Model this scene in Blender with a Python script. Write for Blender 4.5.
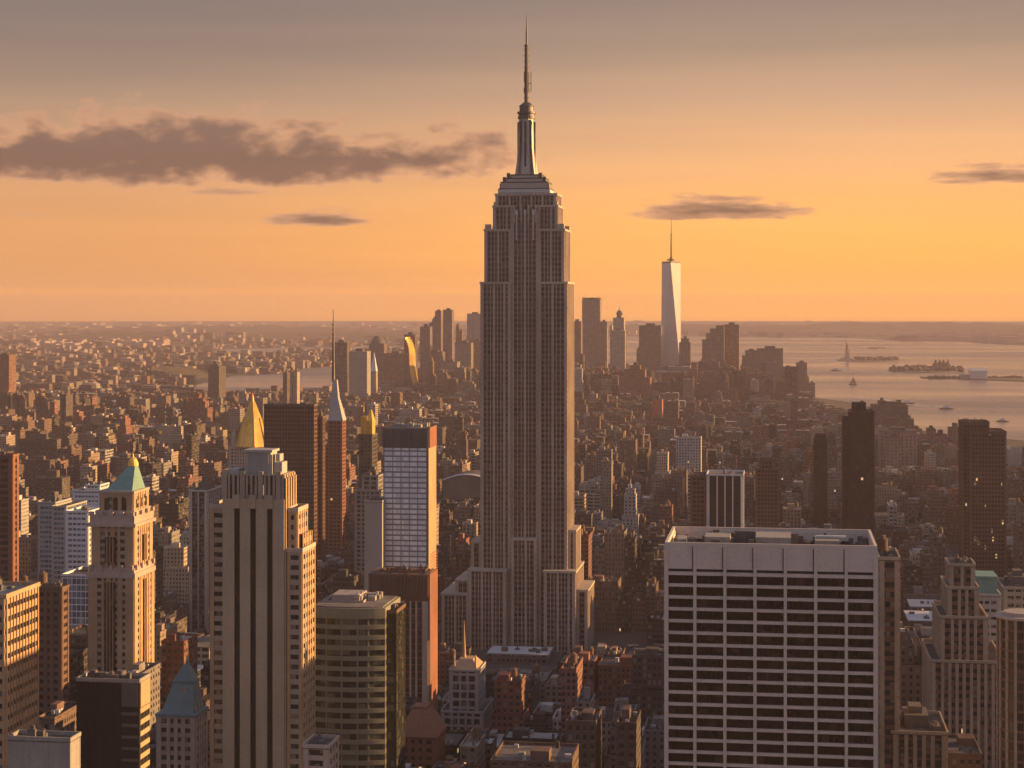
import bpy, math, random
from math import radians, sin, cos, pi
random.seed(11)
for o in list(bpy.data.objects): bpy.data.objects.remove(o)
S = bpy.context.scene
C = S.collection

# ------------------------------------------------------------------ camera
EYE, F, CX, HY = 241.0, 1845.0, 512.0, 308.0
TH = math.atan((780 - CX) / F)                 # the street grid (+Y) vanishes right of centre
c_, s_ = cos(TH), sin(TH)
cam = bpy.data.cameras.new('camera'); camo = bpy.data.objects.new('camera', cam); C.objects.link(camo)
cam.lens = 36 * F / 1024; cam.sensor_width = 36; cam.sensor_fit = 'HORIZONTAL'
cam.shift_y = -(384 - HY) / 1024
cam.clip_start = 1; cam.clip_end = 120000
camo.location = (0, 0, EYE); camo.rotation_euler = (pi / 2, 0, TH)
S.camera = camo

# ------------------------------------------------------------------ exposure
S.view_settings.view_transform = 'Standard'; S.view_settings.look = 'None'
S.view_settings.gamma = 1; S.view_settings.exposure = 1.2
S.render.engine = 'CYCLES'
S.cycles.max_bounces = 4; S.cycles.diffuse_bounces = 2; S.cycles.glossy_bounces = 2
S.cycles.transmission_bounces = 2; S.cycles.volume_bounces = 0
S.cycles.use_denoising = True
S.cycles.sample_clamp_indirect = 4
S.render.film_transparent = False

# ------------------------------------------------------------------ sun
SUN_EL, SUN_AZ = 10.0, 14.0        # azimuth from +X towards +Y
sd = bpy.data.lights.new('sun', 'SUN'); sd.energy = 5.0; sd.angle = radians(0.6); sd.color = (1.0, 0.56, 0.21)
so = bpy.data.objects.new('sun', sd); C.objects.link(so)
so.location = (600, 200, 600)
so.rotation_euler = (radians(90 - SUN_EL), 0, radians(90 + SUN_AZ))

# ------------------------------------------------------------------ node helper
class NT:
    def __init__(s, nt): s.nt = nt; s.n = nt.nodes; s.l = nt.links
    def new(s, t, **k):
        n = s.n.new(t)
        for a, b in k.items(): setattr(n, a, b)
        return n
    def put(s, sock, v):
        if v is None: return
        if hasattr(v, 'is_output') or isinstance(v, bpy.types.NodeSocket): s.l.new(v, sock)
        else: sock.default_value = v
    def m(s, op, a, b=None, c=None, clamp=False):
        n = s.new('ShaderNodeMath', operation=op, use_clamp=clamp)
        s.put(n.inputs[0], a); s.put(n.inputs[1], b); s.put(n.inputs[2], c)
        return n.outputs[0]
    def vm(s, op, a, b=None):
        n = s.new('ShaderNodeVectorMath', operation=op)
        s.put(n.inputs[0], a); s.put(n.inputs[1], b)
        return n.outputs['Value'] if op in ('DOT_PRODUCT', 'LENGTH') else n.outputs[0]
    def comb(s, x, y, z=0.0):
        n = s.new('ShaderNodeCombineXYZ'); s.put(n.inputs[0], x); s.put(n.inputs[1], y); s.put(n.inputs[2], z)
        return n.outputs[0]
    def mix(s, f, a, b, mode='MIX'):
        n = s.new('ShaderNodeMix', data_type='RGBA', blend_type=mode)
        s.put(n.inputs[0], f); s.put(n.inputs[6], a); s.put(n.inputs[7], b)
        return n.outputs[2]
    def ramp(s, f, pts):
        n = s.new('ShaderNodeValToRGB'); cr = n.color_ramp
        while len(cr.elements) < len(pts): cr.elements.new(0.5)
        for e, (p, col) in zip(cr.elements, pts):
            e.position = p; e.color = (*col, 1) if len(col) == 3 else col
        s.put(n.inputs[0], f); return n.outputs[0]
    def noise(s, vec, scale, detail=3, rough=0.5, dist=0.0):
        n = s.new('ShaderNodeTexNoise'); s.put(n.inputs['Vector'], vec)
        n.inputs['Scale'].default_value = scale; n.inputs['Detail'].default_value = detail
        n.inputs['Roughness'].default_value = rough; n.inputs['Distortion'].default_value = dist
        return n.outputs['Fac']
    def maprange(s, v, a, b, c=0.0, d=1.0, smooth=False):
        n = s.new('ShaderNodeMapRange'); n.interpolation_type = 'SMOOTHSTEP' if smooth else 'LINEAR'
        s.put(n.inputs[0], v)
        for i, q in zip((1, 2, 3, 4), (a, b, c, d)): s.put(n.inputs[i], q)
        return n.outputs[0]

def lin(r, g, b):
    f = lambda v: (v / 255 / 12.92) if v / 255 <= 0.04045 else ((v / 255 + 0.055) / 1.055) ** 2.4
    return (f(r), f(g), f(b))

# ------------------------------------------------------------------ world: evening sky
W = bpy.data.worlds.new('World'); S.world = W; W.use_nodes = True
t = NT(W.node_tree); t.n.clear()
sky = t.new('ShaderNodeTexSky'); sky.sky_type = 'NISHITA'; sky.sun_disc = False
sky.sun_elevation = radians(SUN_EL); sky.sun_rotation = radians(90 - SUN_AZ)
sky.air_density = 1.6; sky.dust_density = 3.0; sky.ozone_density = 1.0; sky.altitude = 100
g = t.new('ShaderNodeTexCoord').outputs['Generated']
d = t.vm('NORMALIZE', g)
sep = t.new('ShaderNodeSeparateXYZ'); t.l.new(d, sep.inputs[0])
el = t.m('MULTIPLY', t.m('ARCSINE', sep.outputs[2]), 57.2958)          # degrees above the horizon
rx = t.vm('DOT_PRODUCT', d, (c_, s_, 0)); fy = t.vm('DOT_PRODUCT', d, (-s_, c_, 0))
az = t.m('MULTIPLY', t.m('ARCTAN2', rx, fy), 57.2958)                 # degrees, west positive
# evening glow: colours by height above the horizon, stronger towards the sun
eln = t.m('DIVIDE', el, 30.0, clamp=True)
SKY_R = [(0.0, (3.6, 1.35, .02)), (0.013, (3.6, 1.35, .02)), (0.022, (2.1, .82, .08)), (0.036, (1.60, .66, .095)), (0.085, (1.36, .62, .145)), (0.15, (1.05, .55, .235)),
         (0.215, (.70, .43, .26)), (0.27, (.44, .31, .22)), (0.33, (.30, .235, .205)), (0.6, (.23, .23, .29)), (1.0, (.22, .25, .35))]
SKY_L = [(0.0, (2.1, .80, .06)), (0.013, (2.1, .80, .06)), (0.022, (1.15, .49, .13)), (0.036, (.98, .43, .125)), (0.085, (.88, .41, .15)), (0.15, (.69, .385, .20)),
         (0.215, (.43, .29, .20)), (0.27, (.29, .22, .185)), (0.33, (.235, .19, .18)), (0.6, (.23, .23, .29)), (1.0, (.22, .25, .35))]
rr = t.ramp(eln, SKY_R); rl = t.ramp(eln, SKY_L)
glow = t.mix(t.maprange(az, -16.0, 12.0, 0, 1, True), rl, rr)
streak = t.noise(t.comb(t.m('MULTIPLY', az, .05), t.m('MULTIPLY', el, 1.1)), 1.0, 4, .55)
glow = t.mix(1.0, glow, t.ramp(streak, [(.25, (.93, .93, .95)), (.75, (1.07, 1.05, 1.03))]), 'MULTIPLY')
# clouds: soft masks at given bearings broken up by noise
wv = t.noise(t.comb(t.m('MULTIPLY', az, .75), t.m('MULTIPLY', el, 1.35), 1.7), 1.0, 7, .52, .2)
wf = t.noise(t.comb(t.m('MULTIPLY', az, .45), t.m('MULTIPLY', el, 2.6), 3.3), 1.5, 6, .6)
def cloud(a0, wa, e_bot, e_top, amp, soft, n, bias=1.0):
    ea = t.m('ABSOLUTE', t.m('DIVIDE', t.m('SUBTRACT', az, a0), wa))
    ea = t.m('POWER', ea, 2.6)
    mid = e_bot + (e_top - e_bot) * .38
    up = t.m('DIVIDE', t.m('MAXIMUM', t.m('SUBTRACT', el, mid), 0.0), (e_top - mid))
    dn = t.m('DIVIDE', t.m('MAXIMUM', t.m('SUBTRACT', mid, el), 0.0), (mid - e_bot))
    dn = t.m('POWER', dn, 2.0)
    r = t.m('ADD', t.m('ADD', ea, up), dn)
    v = t.m('ADD', t.m('SUBTRACT', bias, r), t.m('MULTIPLY', t.m('SUBTRACT', n, .5), amp))
    return t.maprange(v, 0.0, soft, 0, 1, True), t.maprange(v, 0.0, soft * 2.6, 0, 1, True)
CL = [cloud(-10.4, 9.4, 3.75, 6.0, 2.3, .30, wv, 1.1), cloud(-2.6, 3.4, 4.05, 5.6, 3.4, .5, wv, 1.15),
      cloud(6.4, 2.9, 2.7, 3.5, 2.4, .5, wf, 1.1), cloud(-6.1, 1.7, 2.5, 3.1, 2.2, .5, wf, 1.1),
      cloud(14.6, 1.9, 3.7, 4.4, 2.8, .6, wf, 1.0), cloud(-8.7, 1.5, 3.4, 3.8, 2.2, .8, wf), cloud(-14.6, .8, 2.7, 2.95, 1.4, 1.6, wf)]
cm = CL[0][0]; ck = CL[0][1]
for a, b in CL[1:]:
    cm = t.m('MAXIMUM', cm, a); ck = t.m('MAXIMUM', ck, b)
ccol = t.mix(ck, (.86, .44, .235, 1), (.185, .108, .088, 1))
ccol = t.mix(t.m('MULTIPLY', t.maprange(el, 4.6, 6.2, 0, 1), .35), ccol, (.42, .26, .2, 1))
skyc = t.mix(t.m('MULTIPLY', cm, .9), glow, ccol)
# above the visible band the physical sky takes over as fill light
nish = t.mix(1.0, sky.outputs[0], (0.045, 0.042, 0.056, 1), 'MULTIPLY')
skyc = t.mix(t.maprange(el, 10.0, 35.0, 0, .8), skyc, nish)
skyc = t.mix(t.maprange(el, -1.2, -0.2, 1, 0), skyc, (.16, .11, .08, 1))
north = t.mix(eln, (.31, .285, .315, 1), (.29, .33, .46, 1))
skyc = t.mix(t.maprange(fy, .1, .75, 1, 0, True), skyc, north)
west = t.m('MULTIPLY', t.maprange(rx, .45, .98, 0, 1, True), t.maprange(el, 22.0, 0.0, 0, .9, True))
skyc = t.mix(west, skyc, (1.2, .62, .26, 1))
bg = t.new('ShaderNodeBackground'); t.l.new(skyc, bg.inputs[0]); bg.inputs[1].default_value = 0.435
wo = t.new('ShaderNodeOutputWorld'); t.l.new(bg.outputs[0], wo.inputs[0])
W.cycles.sampling_method = 'MANUAL'; W.cycles.sample_map_resolution = 1024

# ------------------------------------------------------------------ pixel <-> place helpers
def X(px, Y):
    q = (px - CX) / F
    return Y * (q * c_ - s_) / (c_ + q * s_)
def dep(x, y): return -x * s_ + y * c_
def Z(py, x, Y): return EYE - (py - HY) * dep(x, Y) / F
def Yside(px, x):
    q = (px - CX) / F
    return x * (c_ + q * s_) / (q * c_ - s_)
def proj(x, y, z):
    dd = dep(x, y)
    if dd < 1: return None
    return CX + F * (x * c_ + y * s_) / dd, HY + F * (EYE - z) / dd
def G(px, py):                                   # point on the ground seen at a bearing and dip
    dd = EYE * F / (py - HY); r = (px - CX) / F * dd
    return (r * c_ - dd * s_, r * s_ + dd * c_)

# ------------------------------------------------------------------ materials
def mat(name):
    m = bpy.data.materials.new(name); m.use_nodes = True
    t = NT(m.node_tree); b = m.node_tree.nodes['Principled BSDF']
    return m, t, b
def geo_pos(t): return t.new('ShaderNodeNewGeometry').outputs['Position']
def stone(name, col, rough=.8, var=.22, metal=0.0, streak=True, spec=.3):
    m, t, b = mat(name); p = geo_pos(t)
    n1 = t.noise(p, .045, 4, .6)
    v = t.maprange(n1, .3, .7, 1 - var, 1 + var * .6)
    if streak:
        sc = t.vm('MULTIPLY', p, (.9, .9, .035)); n2 = t.noise(sc, 1.0, 4, .65)
        v = t.m('MULTIPLY', v, t.maprange(n2, .3, .7, 1 - var * .7, 1 + var * .4))
    n3 = t.noise(p, .9, 3, .6)
    v = t.m('MULTIPLY', v, t.maprange(n3, .3, .7, .9, 1.08))
    t.put(b.inputs['Base Color'], t.mix(1.0, (*col, 1), t.comb(v, v, v), 'MULTIPLY'))
    b.inputs['Roughness'].default_value = rough; b.inputs['Metallic'].default_value = metal
    b.inputs['Specular IOR Level'].default_value = spec
    return m
def glass(name, col=(.025, .028, .032), rough=.12, cell=(1.6, 1.6, 3.7), lit=.006, blind=.25, bcol=(.16, .14, .12), metal=0.0):
    """dark window glass; each pane its own tone, a few with blinds, very few lit"""
    m, t, b = mat(name); p = geo_pos(t)
    q = t.vm('FLOOR', t.vm('DIVIDE', p, cell))
    w = t.new('ShaderNodeTexWhiteNoise'); w.noise_dimensions = '3D'; t.l.new(q, w.inputs[0])
    v = w.outputs[0]
    base = t.mix(t.maprange(v, 0, 1, 0, 1), (*[x * (.5 if x < .3 else .85) for x in col], 1), (*[x * (1.6 if x < .3 else 1.1) for x in col], 1))
    base = t.mix(t.m('GREATER_THAN', v, 1 - blind), base, (*bcol, 1))
    t.put(b.inputs['Base Color'], base)
    b.inputs['Roughness'].default_value = rough; b.inputs['Metallic'].default_value = metal
    w2 = t.new('ShaderNodeTexWhiteNoise'); t.l.new(t.vm('ADD', q, (7.3, 1.7, 4.4)), w2.inputs[0])
    t.put(b.inputs['Emission Color'], (1.0, .62, .3, 1))
    t.put(b.inputs['Emission Strength'], t.m('MULTIPLY', t.m('GREATER_THAN', w2.outputs[0], 1 - lit * .25), .35))
    return m
def facade_mat():
    """general wall of brick or stone with rows of windows; size, tint and glazing from mesh attributes"""
    m, t, b = mat('windowed_facade')
    uv = t.new('ShaderNodeUVMap').outputs[0]
    ta = t.new('ShaderNodeAttribute'); ta.attribute_name = 'tint'
    pa = t.new('ShaderNodeAttribute'); pa.attribute_name = 'par'
    sp = t.new('ShaderNodeSeparateXYZ'); t.l.new(pa.outputs['Vector'], sp.inputs[0])
    su = t.new('ShaderNodeSeparateXYZ'); t.l.new(uv, su.inputs[0])
    fx_ = t.m('DIVIDE', su.outputs[0], sp.outputs[0]); fy_ = t.m('DIVIDE', su.outputs[1], sp.outputs[1])
    fx = t.m('FRACT', fx_); fy = t.m('FRACT', fy_)
    ix = t.m('FLOOR', fx_); iy = t.m('FLOOR', fy_)
    hx = t.m('MULTIPLY', sp.outputs[2], .5)
    mx = t.m('LESS_THAN', t.m('ABSOLUTE', t.m('SUBTRACT', fx, .5)), hx)
    my = t.m('LESS_THAN', t.m('ABSOLUTE', t.m('SUBTRACT', fy, .55)), .27)
    w = t.new('ShaderNodeTexWhiteNoise'); t.l.new(t.comb(ix, iy, su.outputs[2]), w.inputs[0])
    wv = w.outputs[0]
    win = t.m('MULTIPLY', mx, my)
    base = ta.outputs['Color']; p = geo_pos(t)
    sc = t.vm('MULTIPLY', p, (.5, .5, .04)); n2 = t.noise(sc, 1.0, 4, .65)
    v = t.maprange(n2, .3, .7, .78, 1.15)
    n1 = t.noise(p, .03, 3, .6); v = t.m('MULTIPLY', v, t.maprange(n1, .3, .7, .85, 1.12))
    wall = t.mix(1.0, base, t.comb(v, v, v), 'MULTIPLY')
    # sill line under each window row
    sill = t.m('LESS_THAN', t.m('ABSOLUTE', t.m('SUBTRACT', fy, .24)), .04)
    wall = t.mix(t.m('MULTIPLY', t.m('MULTIPLY', sill, mx), .5), wall, (.3, .27, .24, 1))
    gl = t.mix(wv, (.010, .010, .012, 1), (.055, .052, .050, 1))
    gl = t.mix(t.m('GREATER_THAN', wv, .80), gl, (.20, .18, .155, 1))
    t.put(b.inputs['Base Color'], t.mix(win, wall, gl))
    t.put(b.inputs['Roughness'], t.m('SUBTRACT', .85, t.m('MULTIPLY', win, .6)))
    b.inputs['Specular IOR Level'].default_value = .35
    w2 = t.new('ShaderNodeTexWhiteNoise'); t.l.new(t.comb(iy, ix, 5.5), w2.inputs[0])
    e = t.m('MULTIPLY', win, t.m('GREATER_THAN', w2.outputs[0], .9975))
    t.put(b.inputs['Emission Color'], t.mix(wv, (1, .55, .22, 1), (1, .8, .55, 1)))
    t.put(b.inputs['Emission Strength'], t.m('MULTIPLY', e, .35))
    return m
def roof_mat():
    m, t, b = mat('flat_roof'); p = geo_pos(t)
    ta = t.new('ShaderNodeAttribute'); ta.attribute_name = 'tint'
    n = t.noise(p, .12, 4, .65); v = t.maprange(n, .3, .7, .6, 1.3)
    n2 = t.noise(p, .9, 3, .6); v = t.m('MULTIPLY', v, t.maprange(n2, .3, .7, .8, 1.2))
    t.put(b.inputs['Base Color'], t.mix(1.0, ta.outputs['Color'], t.comb(v, v, v), 'MULTIPLY'))
    b.inputs['Roughness'].default_value = .9; b.inputs['Specular IOR Level'].default_value = .08
    return m
M = {}
M['facade'] = facade_mat(); M['roof'] = roof_mat()
M['limestone'] = stone('weathered_limestone', (.425, .34, .29))
M['limestone_trim'] = stone('limestone_trim', (.43, .37, .31))
M['esb_spandrel'] = stone('aluminium_spandrel', (.13, .10, .092), .5, .2, 0.2)
M['steel'] = stone('brushed_steel', (.36, .33, .31), .38, .12, .7)
M['darksteel'] = stone('dark_metal', (.11, .10, .10), .5, .15, .6)
M['travertine'] = stone('pale_travertine', (.58, .49, .43), .7, .08)
M['tan'] = stone('tan_brick', (.36, .30, .235))
M['buff'] = stone('buff_brick', (.43, .29, .175))
M['pale'] = stone('pale_stone', (.38, .315, .225), .8, .12)
M['brick'] = stone('red_brick', (.24, .105, .068))
M['brownbrick'] = stone('brown_brick', (.155, .09, .068))
M['white'] = stone('white_panel', (.60, .62, .66), .6, .1)
M['greywhite'] = stone('grey_panel', (.38, .37, .36), .65, .12)
M['midgrey'] = stone('mid_grey_panel', (.21, .21, .22), .6, .12)
M['blank'] = stone('blank_plaster', (.36, .315, .29), .8, .1)
M['concrete'] = stone('concrete', (.30, .28, .26))
M['darkconc'] = stone('dark_concrete', (.12, .11, .105))
M['black'] = stone('black_cladding', (.022, .022, .024), .45, .2)
M['copper'] = stone('verdigris_copper', (.17, .30, .27), .65, .15)
M['bluecopper'] = stone('blue_verdigris_copper', (.15, .225, .235), .65, .18)
M['gold'] = stone('gilded_tile', (.78, .47, .11), .42, .35, .35)
M['wood'] = stone('tank_wood', (.15, .095, .065), .9, .3)
M['bandgreen'] = stone('green_grey_band', (.235, .235, .17), .6, .12)
M['silver'] = stone('silver_roof', (.55, .55, .56), .5, .15)
M['glass'] = glass('dark_glass')
M['glass_esb'] = glass('esb_glass', (.022, .018, .018), .2, (1.5, 1.5, 3.7), .004, .16, (.11, .085, .07))
M['glass_strip'] = glass('black_strip_glass', (.006, .004, .004), .10, (2.6, 4, 3.6), .0, .10, (.05, .024, .02))
M['glass_blue'] = glass('blue_glass', (.10, .15, .19), .14, (3, 3, 3.6), .002, .15, (.22, .27, .30))
M['glass_pale'] = glass('painted_sky_glass', (.62, .66, .72), .4, (2.6, 2.6, 3.2), .0, .5, (.72, .75, .80))  # pale blue-white base colour paints sky reflection into the panes
M['glass_brown'] = glass('bronze_glass', (.035, .026, .022), .16, (2.2, 2.2, 3.5), .012, .08, (.09, .07, .055))
M['glass_lit'] = glass('office_glass_evening', (.035, .026, .022), .16, (1.3, 1.3, 3.5), .045, .08, (.09, .07, .055))
M['glass_green'] = glass('green_glass', (.040, .045, .035), .16, (3, 3, 3.8), .002, .25, (.13, .125, .09))
M['glass_tower'] = stone('pale_tower_glass', (.46, .45, .46), .22, .08, .35, spec=.6)

# ------------------------------------------------------------------ mesh builder (world grid coordinates)
class MB:
    def __init__(s): s.v = []; s.f = []; s.uv = []; s.mi = []; s.tint = []; s.par = []
    def quad(s, P, uv=None, mi=0, tint=(.3, .3, .3), par=(3, 3.5, .5)):
        n = len(s.v); s.v += P; s.f.append(tuple(range(n, n + len(P))))
        s.uv += uv if uv else [(p[0], p[1]) for p in P]
        s.mi.append(mi); s.tint.append((tint, len(P))); s.par.append((par, len(P)))
    def box(s, x0, x1, y0, y1, z0, z1, mi=0, mr=None, tint=(.3, .3, .3), rt=None, par=(3, 3.5, .5), u0=None, bottom=True, top=True):
        if x1 < x0: x0, x1 = x1, x0
        if y1 < y0: y0, y1 = y1, y0
        if u0 is None: u0 = 0
        mr = mi if mr is None else mr; rt = rt or tint
        cw = par[0]
        def wall(a, b, u):
            L = math.hypot(b[0] - a[0], b[1] - a[1])
            k = max(1, round(L / cw)) * cw / L if L > cw * .5 else 1   # whole windows per wall
            s.quad([(a[0], a[1], z0), (b[0], b[1], z0), (b[0], b[1], z1), (a[0], a[1], z1)],
                   [(u, z0), (u + L * k, z0), (u + L * k, z1), (u, z1)], mi, tint, par)
        wall((x0, y0), (x1, y0), u0); wall((x1, y0), (x1, y1), u0 + 60 * cw)
        wall((x1, y1), (x0, y1), u0 + 120 * cw); wall((x0, y1), (x0, y0), u0 + 180 * cw)
        if top: s.quad([(x0, y0, z1), (x1, y0, z1), (x1, y1, z1), (x0, y1, z1)], None, mr, rt, par)
        if bottom: s.quad([(x0, y1, z0), (x1, y1, z0), (x1, y0, z0), (x0, y0, z0)], None, mr, rt, par)
    def prism(s, poly, z0, z1, mi=0, tint=(.3, .3, .3), poly2=None, par=(3, 3.5, .5), mr=None, rt=None):
        p2 = poly2 or poly; n = len(poly); u = 0
        mr = mi if mr is None else mr
        for i in range(n):
            a, b = poly[i], poly[(i + 1) % n]; A, B = p2[i], p2[(i + 1) % n]
            L = math.hypot(b[0] - a[0], b[1] - a[1])
            s.quad([(a[0], a[1], z0), (b[0], b[1], z0), (B[0], B[1], z1), (A[0], A[1], z1)],
                   [(u, z0), (u + L, z0), (u + L, z1), (u, z1)], mi, tint, par); u += L
        s.quad([(q[0], q[1], z1) for q in p2], None, mr, rt or tint, par)
        s.quad([(q[0], q[1], z0) for q in reversed(poly)], None, mr, rt or tint, par)
    def frustum(s, a, z0, b, z1, mi=0, tint=(.3, .3, .3)):
        x0, x1, y0, y1 = a; X0, X1, Y0, Y1 = b
        s.prism([(x0, y0), (x1, y0), (x1, y1), (x0, y1)], z0, z1, mi, tint, [(X0, Y0), (X1, Y0), (X1, Y1), (X0, Y1)])
    def cyl(s, x, y, r0, r1, z0, z1, n=14, mi=0, tint=(.3, .3, .3)):
        r1 = max(r1, .01)
        s.prism([(x + r0 * cos(2 * pi * i / n), y + r0 * sin(2 * pi * i / n)) for i in range(n)], z0, z1, mi, tint,
                [(x + r1 * cos(2 * pi * i / n), y + r1 * sin(2 * pi * i / n)) for i in range(n)])
    def ring(s, x0, x1, y0, y1, z0, z1, w, **k):    # parapet: four butted walls
        s.box(x0, x1, y0, y0 + w, z0, z1, **k); s.box(x0, x1, y1 - w, y1, z0, z1, **k)
        s.box(x0, x0 + w, y0 + w, y1 - w, z0, z1, **k); s.box(x1 - w, x1, y0 + w, y1 - w, z0, z1, **k)
    def build(s, name, mats, parent=None, **props):
        if not s.f: return None
        me = bpy.data.meshes.new(name)
        L = parent_loc(parent)
        me.from_pydata([(p[0] - L[0], p[1] - L[1], p[2] - L[2]) for p in s.v], [], s.f)
        uvl = me.uv_layers.new(name='UVMap'); uvl.data.foreach_set('uv', [c for q in s.uv for c in q])
        for nm, src in (('tint', s.tint), ('par', s.par)):
            at = me.color_attributes.new(nm, 'FLOAT_COLOR', 'CORNER')
            fl = []
            for (v, n) in src: fl += [v[0], v[1], v[2], 1.0] * n
            at.data.foreach_set('color', fl)
        if not isinstance(mats, (list, tuple)): mats = [mats]
        for m in mats: me.materials.append(M[m] if isinstance(m, str) else m)
        me.polygons.foreach_set('material_index', s.mi)
        o = bpy.data.objects.new(name, me); C.objects.link(o)
        if parent is not None: o.parent = parent
        for k, v in props.items(): o[k] = v
        return o
LOC = {}
def parent_loc(p):
    x = y = z = 0
    while p is not None:
        x += p.location[0]; y += p.location[1]; z += p.location[2]; p = p.parent
    return (x, y, z)
FOOT = []                                          # footprints already taken
HERO = []                                          # (px, py, short description) used to word neighbours' labels
def thing(name, label, cat, loc, group=None):
    o = bpy.data.objects.new(name, None); C.objects.link(o); o.location = loc
    o['label'] = label; o['category'] = cat
    if group: o['group'] = group
    return o
def tag(o, label, cat, group=None):
    o['label'] = label; o['category'] = cat
    if group: o['group'] = group

# ================================================================== GROUND, WATER
def ground_mat(name, cols, scale, rough=.9):
    m, t, b = mat(name); p = geo_pos(t)
    n = t.noise(p, scale, 6, .65)
    n2 = t.noise(p, scale * .08, 4, .6)
    c1 = t.ramp(n, [(.3, cols[0]), (.52, cols[1]), (.7, cols[2])])
    t.put(b.inputs['Base Color'], t.mix(1.0, c1, t.ramp(n2, [(.3, (.7, .7, .7)), (.7, (1.3, 1.3, 1.3))]), 'MULTIPLY'))
    b.inputs['Roughness'].default_value = rough
    return m
gb = MB(); n = 96; R = 34150
gb.v = [(R * cos(2 * pi * i / n), R * sin(2 * pi * i / n), 0) for i in range(n)]
gb.f = [tuple(range(n))]; gb.uv = [(0, 0)] * n; gb.mi = [0]; gb.tint = [((.1, .1, .1), n)]; gb.par = [((3, 3, .5), n)]
o = gb.build('ground', ground_mat('city_ground', ((.045, .04, .037), (.07, .06, .052), (.11, .09, .075)), .004), kind='structure')

m, t, b = mat('harbour_water'); p = geo_pos(t)
bump = t.new('ShaderNodeBump'); bump.inputs['Strength'].default_value = .35; bump.inputs['Distance'].default_value = 6
t.l.new(t.noise(t.vm('MULTIPLY', p, (1, .6, 1)), .012, 6, .6), bump.inputs['Height']); t.l.new(bump.outputs[0], b.inputs['Normal'])
wn = t.noise(t.vm('MULTIPLY', p, (.25, 1.0, 1)), .0012, 5, .6)
t.put(b.inputs['Base Color'], t.ramp(wn, [(.35, (.12, .115, .115)), (.65, (.21, .20, .19))]))
t.put(b.inputs['Roughness'], t.maprange(wn, .35, .65, .34, .14))
b.inputs['IOR'].default_value = 1.33
M['water'] = m
def sheet(name, pix, z, material, th=0, **props):
    mb = MB(); P = [G(*q) for q in pix]
    if sum(P[i][0] * P[(i + 1) % len(P)][1] - P[(i + 1) % len(P)][0] * P[i][1] for i in range(len(P))) < 0: P.reverse()
    if th: mb.prism(P, z, z + th)
    else: mb.quad([(q[0], q[1], z) for q in P])
    return mb.build(name, material, None, **props)
sheet('harbour_water', [(1500, 470), (1024, 441), (960, 436), (922, 431), (905, 418), (880, 409), (845, 402), (800, 396), (760, 388), (700, 377), (640, 371),
      (560, 369), (480, 369), (440, 366), (425, 356), (455, 344), (500, 341), (560, 338), (650, 336), (760, 337), (800, 337.5), (850, 338), (900, 341), (960, 342), (1010, 345), (1060, 347), (1500, 355)],
      .6, 'water', kind='structure')
sheet('east_river_water', [(205, 393), (238, 391), (262, 389.5), (330, 388), (400, 384), (430, 372), (425, 360), (400, 363), (345, 366), (320, 367), (290, 370), (268, 375), (250, 376), (235, 376), (215, 381), (190, 386), (120, 388), (95, 392), (110, 396), (160, 395)], .6, 'water', kind='structure')
sheet('far_bay_water', [(170, 357), (205, 356), (250, 354), (300, 352), (420, 351), (425, 346), (300, 347.5), (235, 349), (195, 352)], .6, 'water', kind='structure')

# wooded dark hill parks in the far borough and low ridges beyond the harbour
M['woods'] = ground_mat('distant_woods', ((.022, .022, .016), (.04, .036, .024), (.07, .058, .036)), .02)
def mound(name, px, py, wpx, hm, dpt, label=None, **props):
    x, y = G(px, py); dd = dep(x, y); w = wpx / F * dd / 2
    mb = MB(); nx, ny = 26, 7; rnd = random.Random(px * 7 + py)
    hh = [[0] * (ny + 1) for _ in range(nx + 1)]
    for i in range(nx + 1):
        for j in range(ny + 1):
            u = i / nx * 2 - 1; v = j / ny * 2 - 1
            e = max(0, 1 - abs(u) ** 2.4) * max(0, 1 - v * v)
            hh[i][j] = hm * e * (.72 + .5 * rnd.random())
    for i in range(nx):
        for j in range(ny):
            P = []
            for a, bq in ((i, j), (i + 1, j), (i + 1, j + 1), (i, j + 1)):
                P.append((x + (a / nx * 2 - 1) * w, y + (bq / ny * 2 - 1) * dpt + dpt, .7 + hh[a][bq]))
            mb.quad(P)
    return mb.build(name, 'woods', None, **props)
mound('wooded_hill', 134, 384, 46, 42, 350, kind='structure')
for px, py, w, h in ((60, 345, 260, 60), (300, 340, 300, 40), (700, 334, 500, 70), (930, 333, 420, 85), (1090, 336, 300, 70), (480, 336, 200, 60), (180, 335, 420, 60)):
    mound('far_hills', px, py, w, h, 1400, kind='structure')

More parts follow.
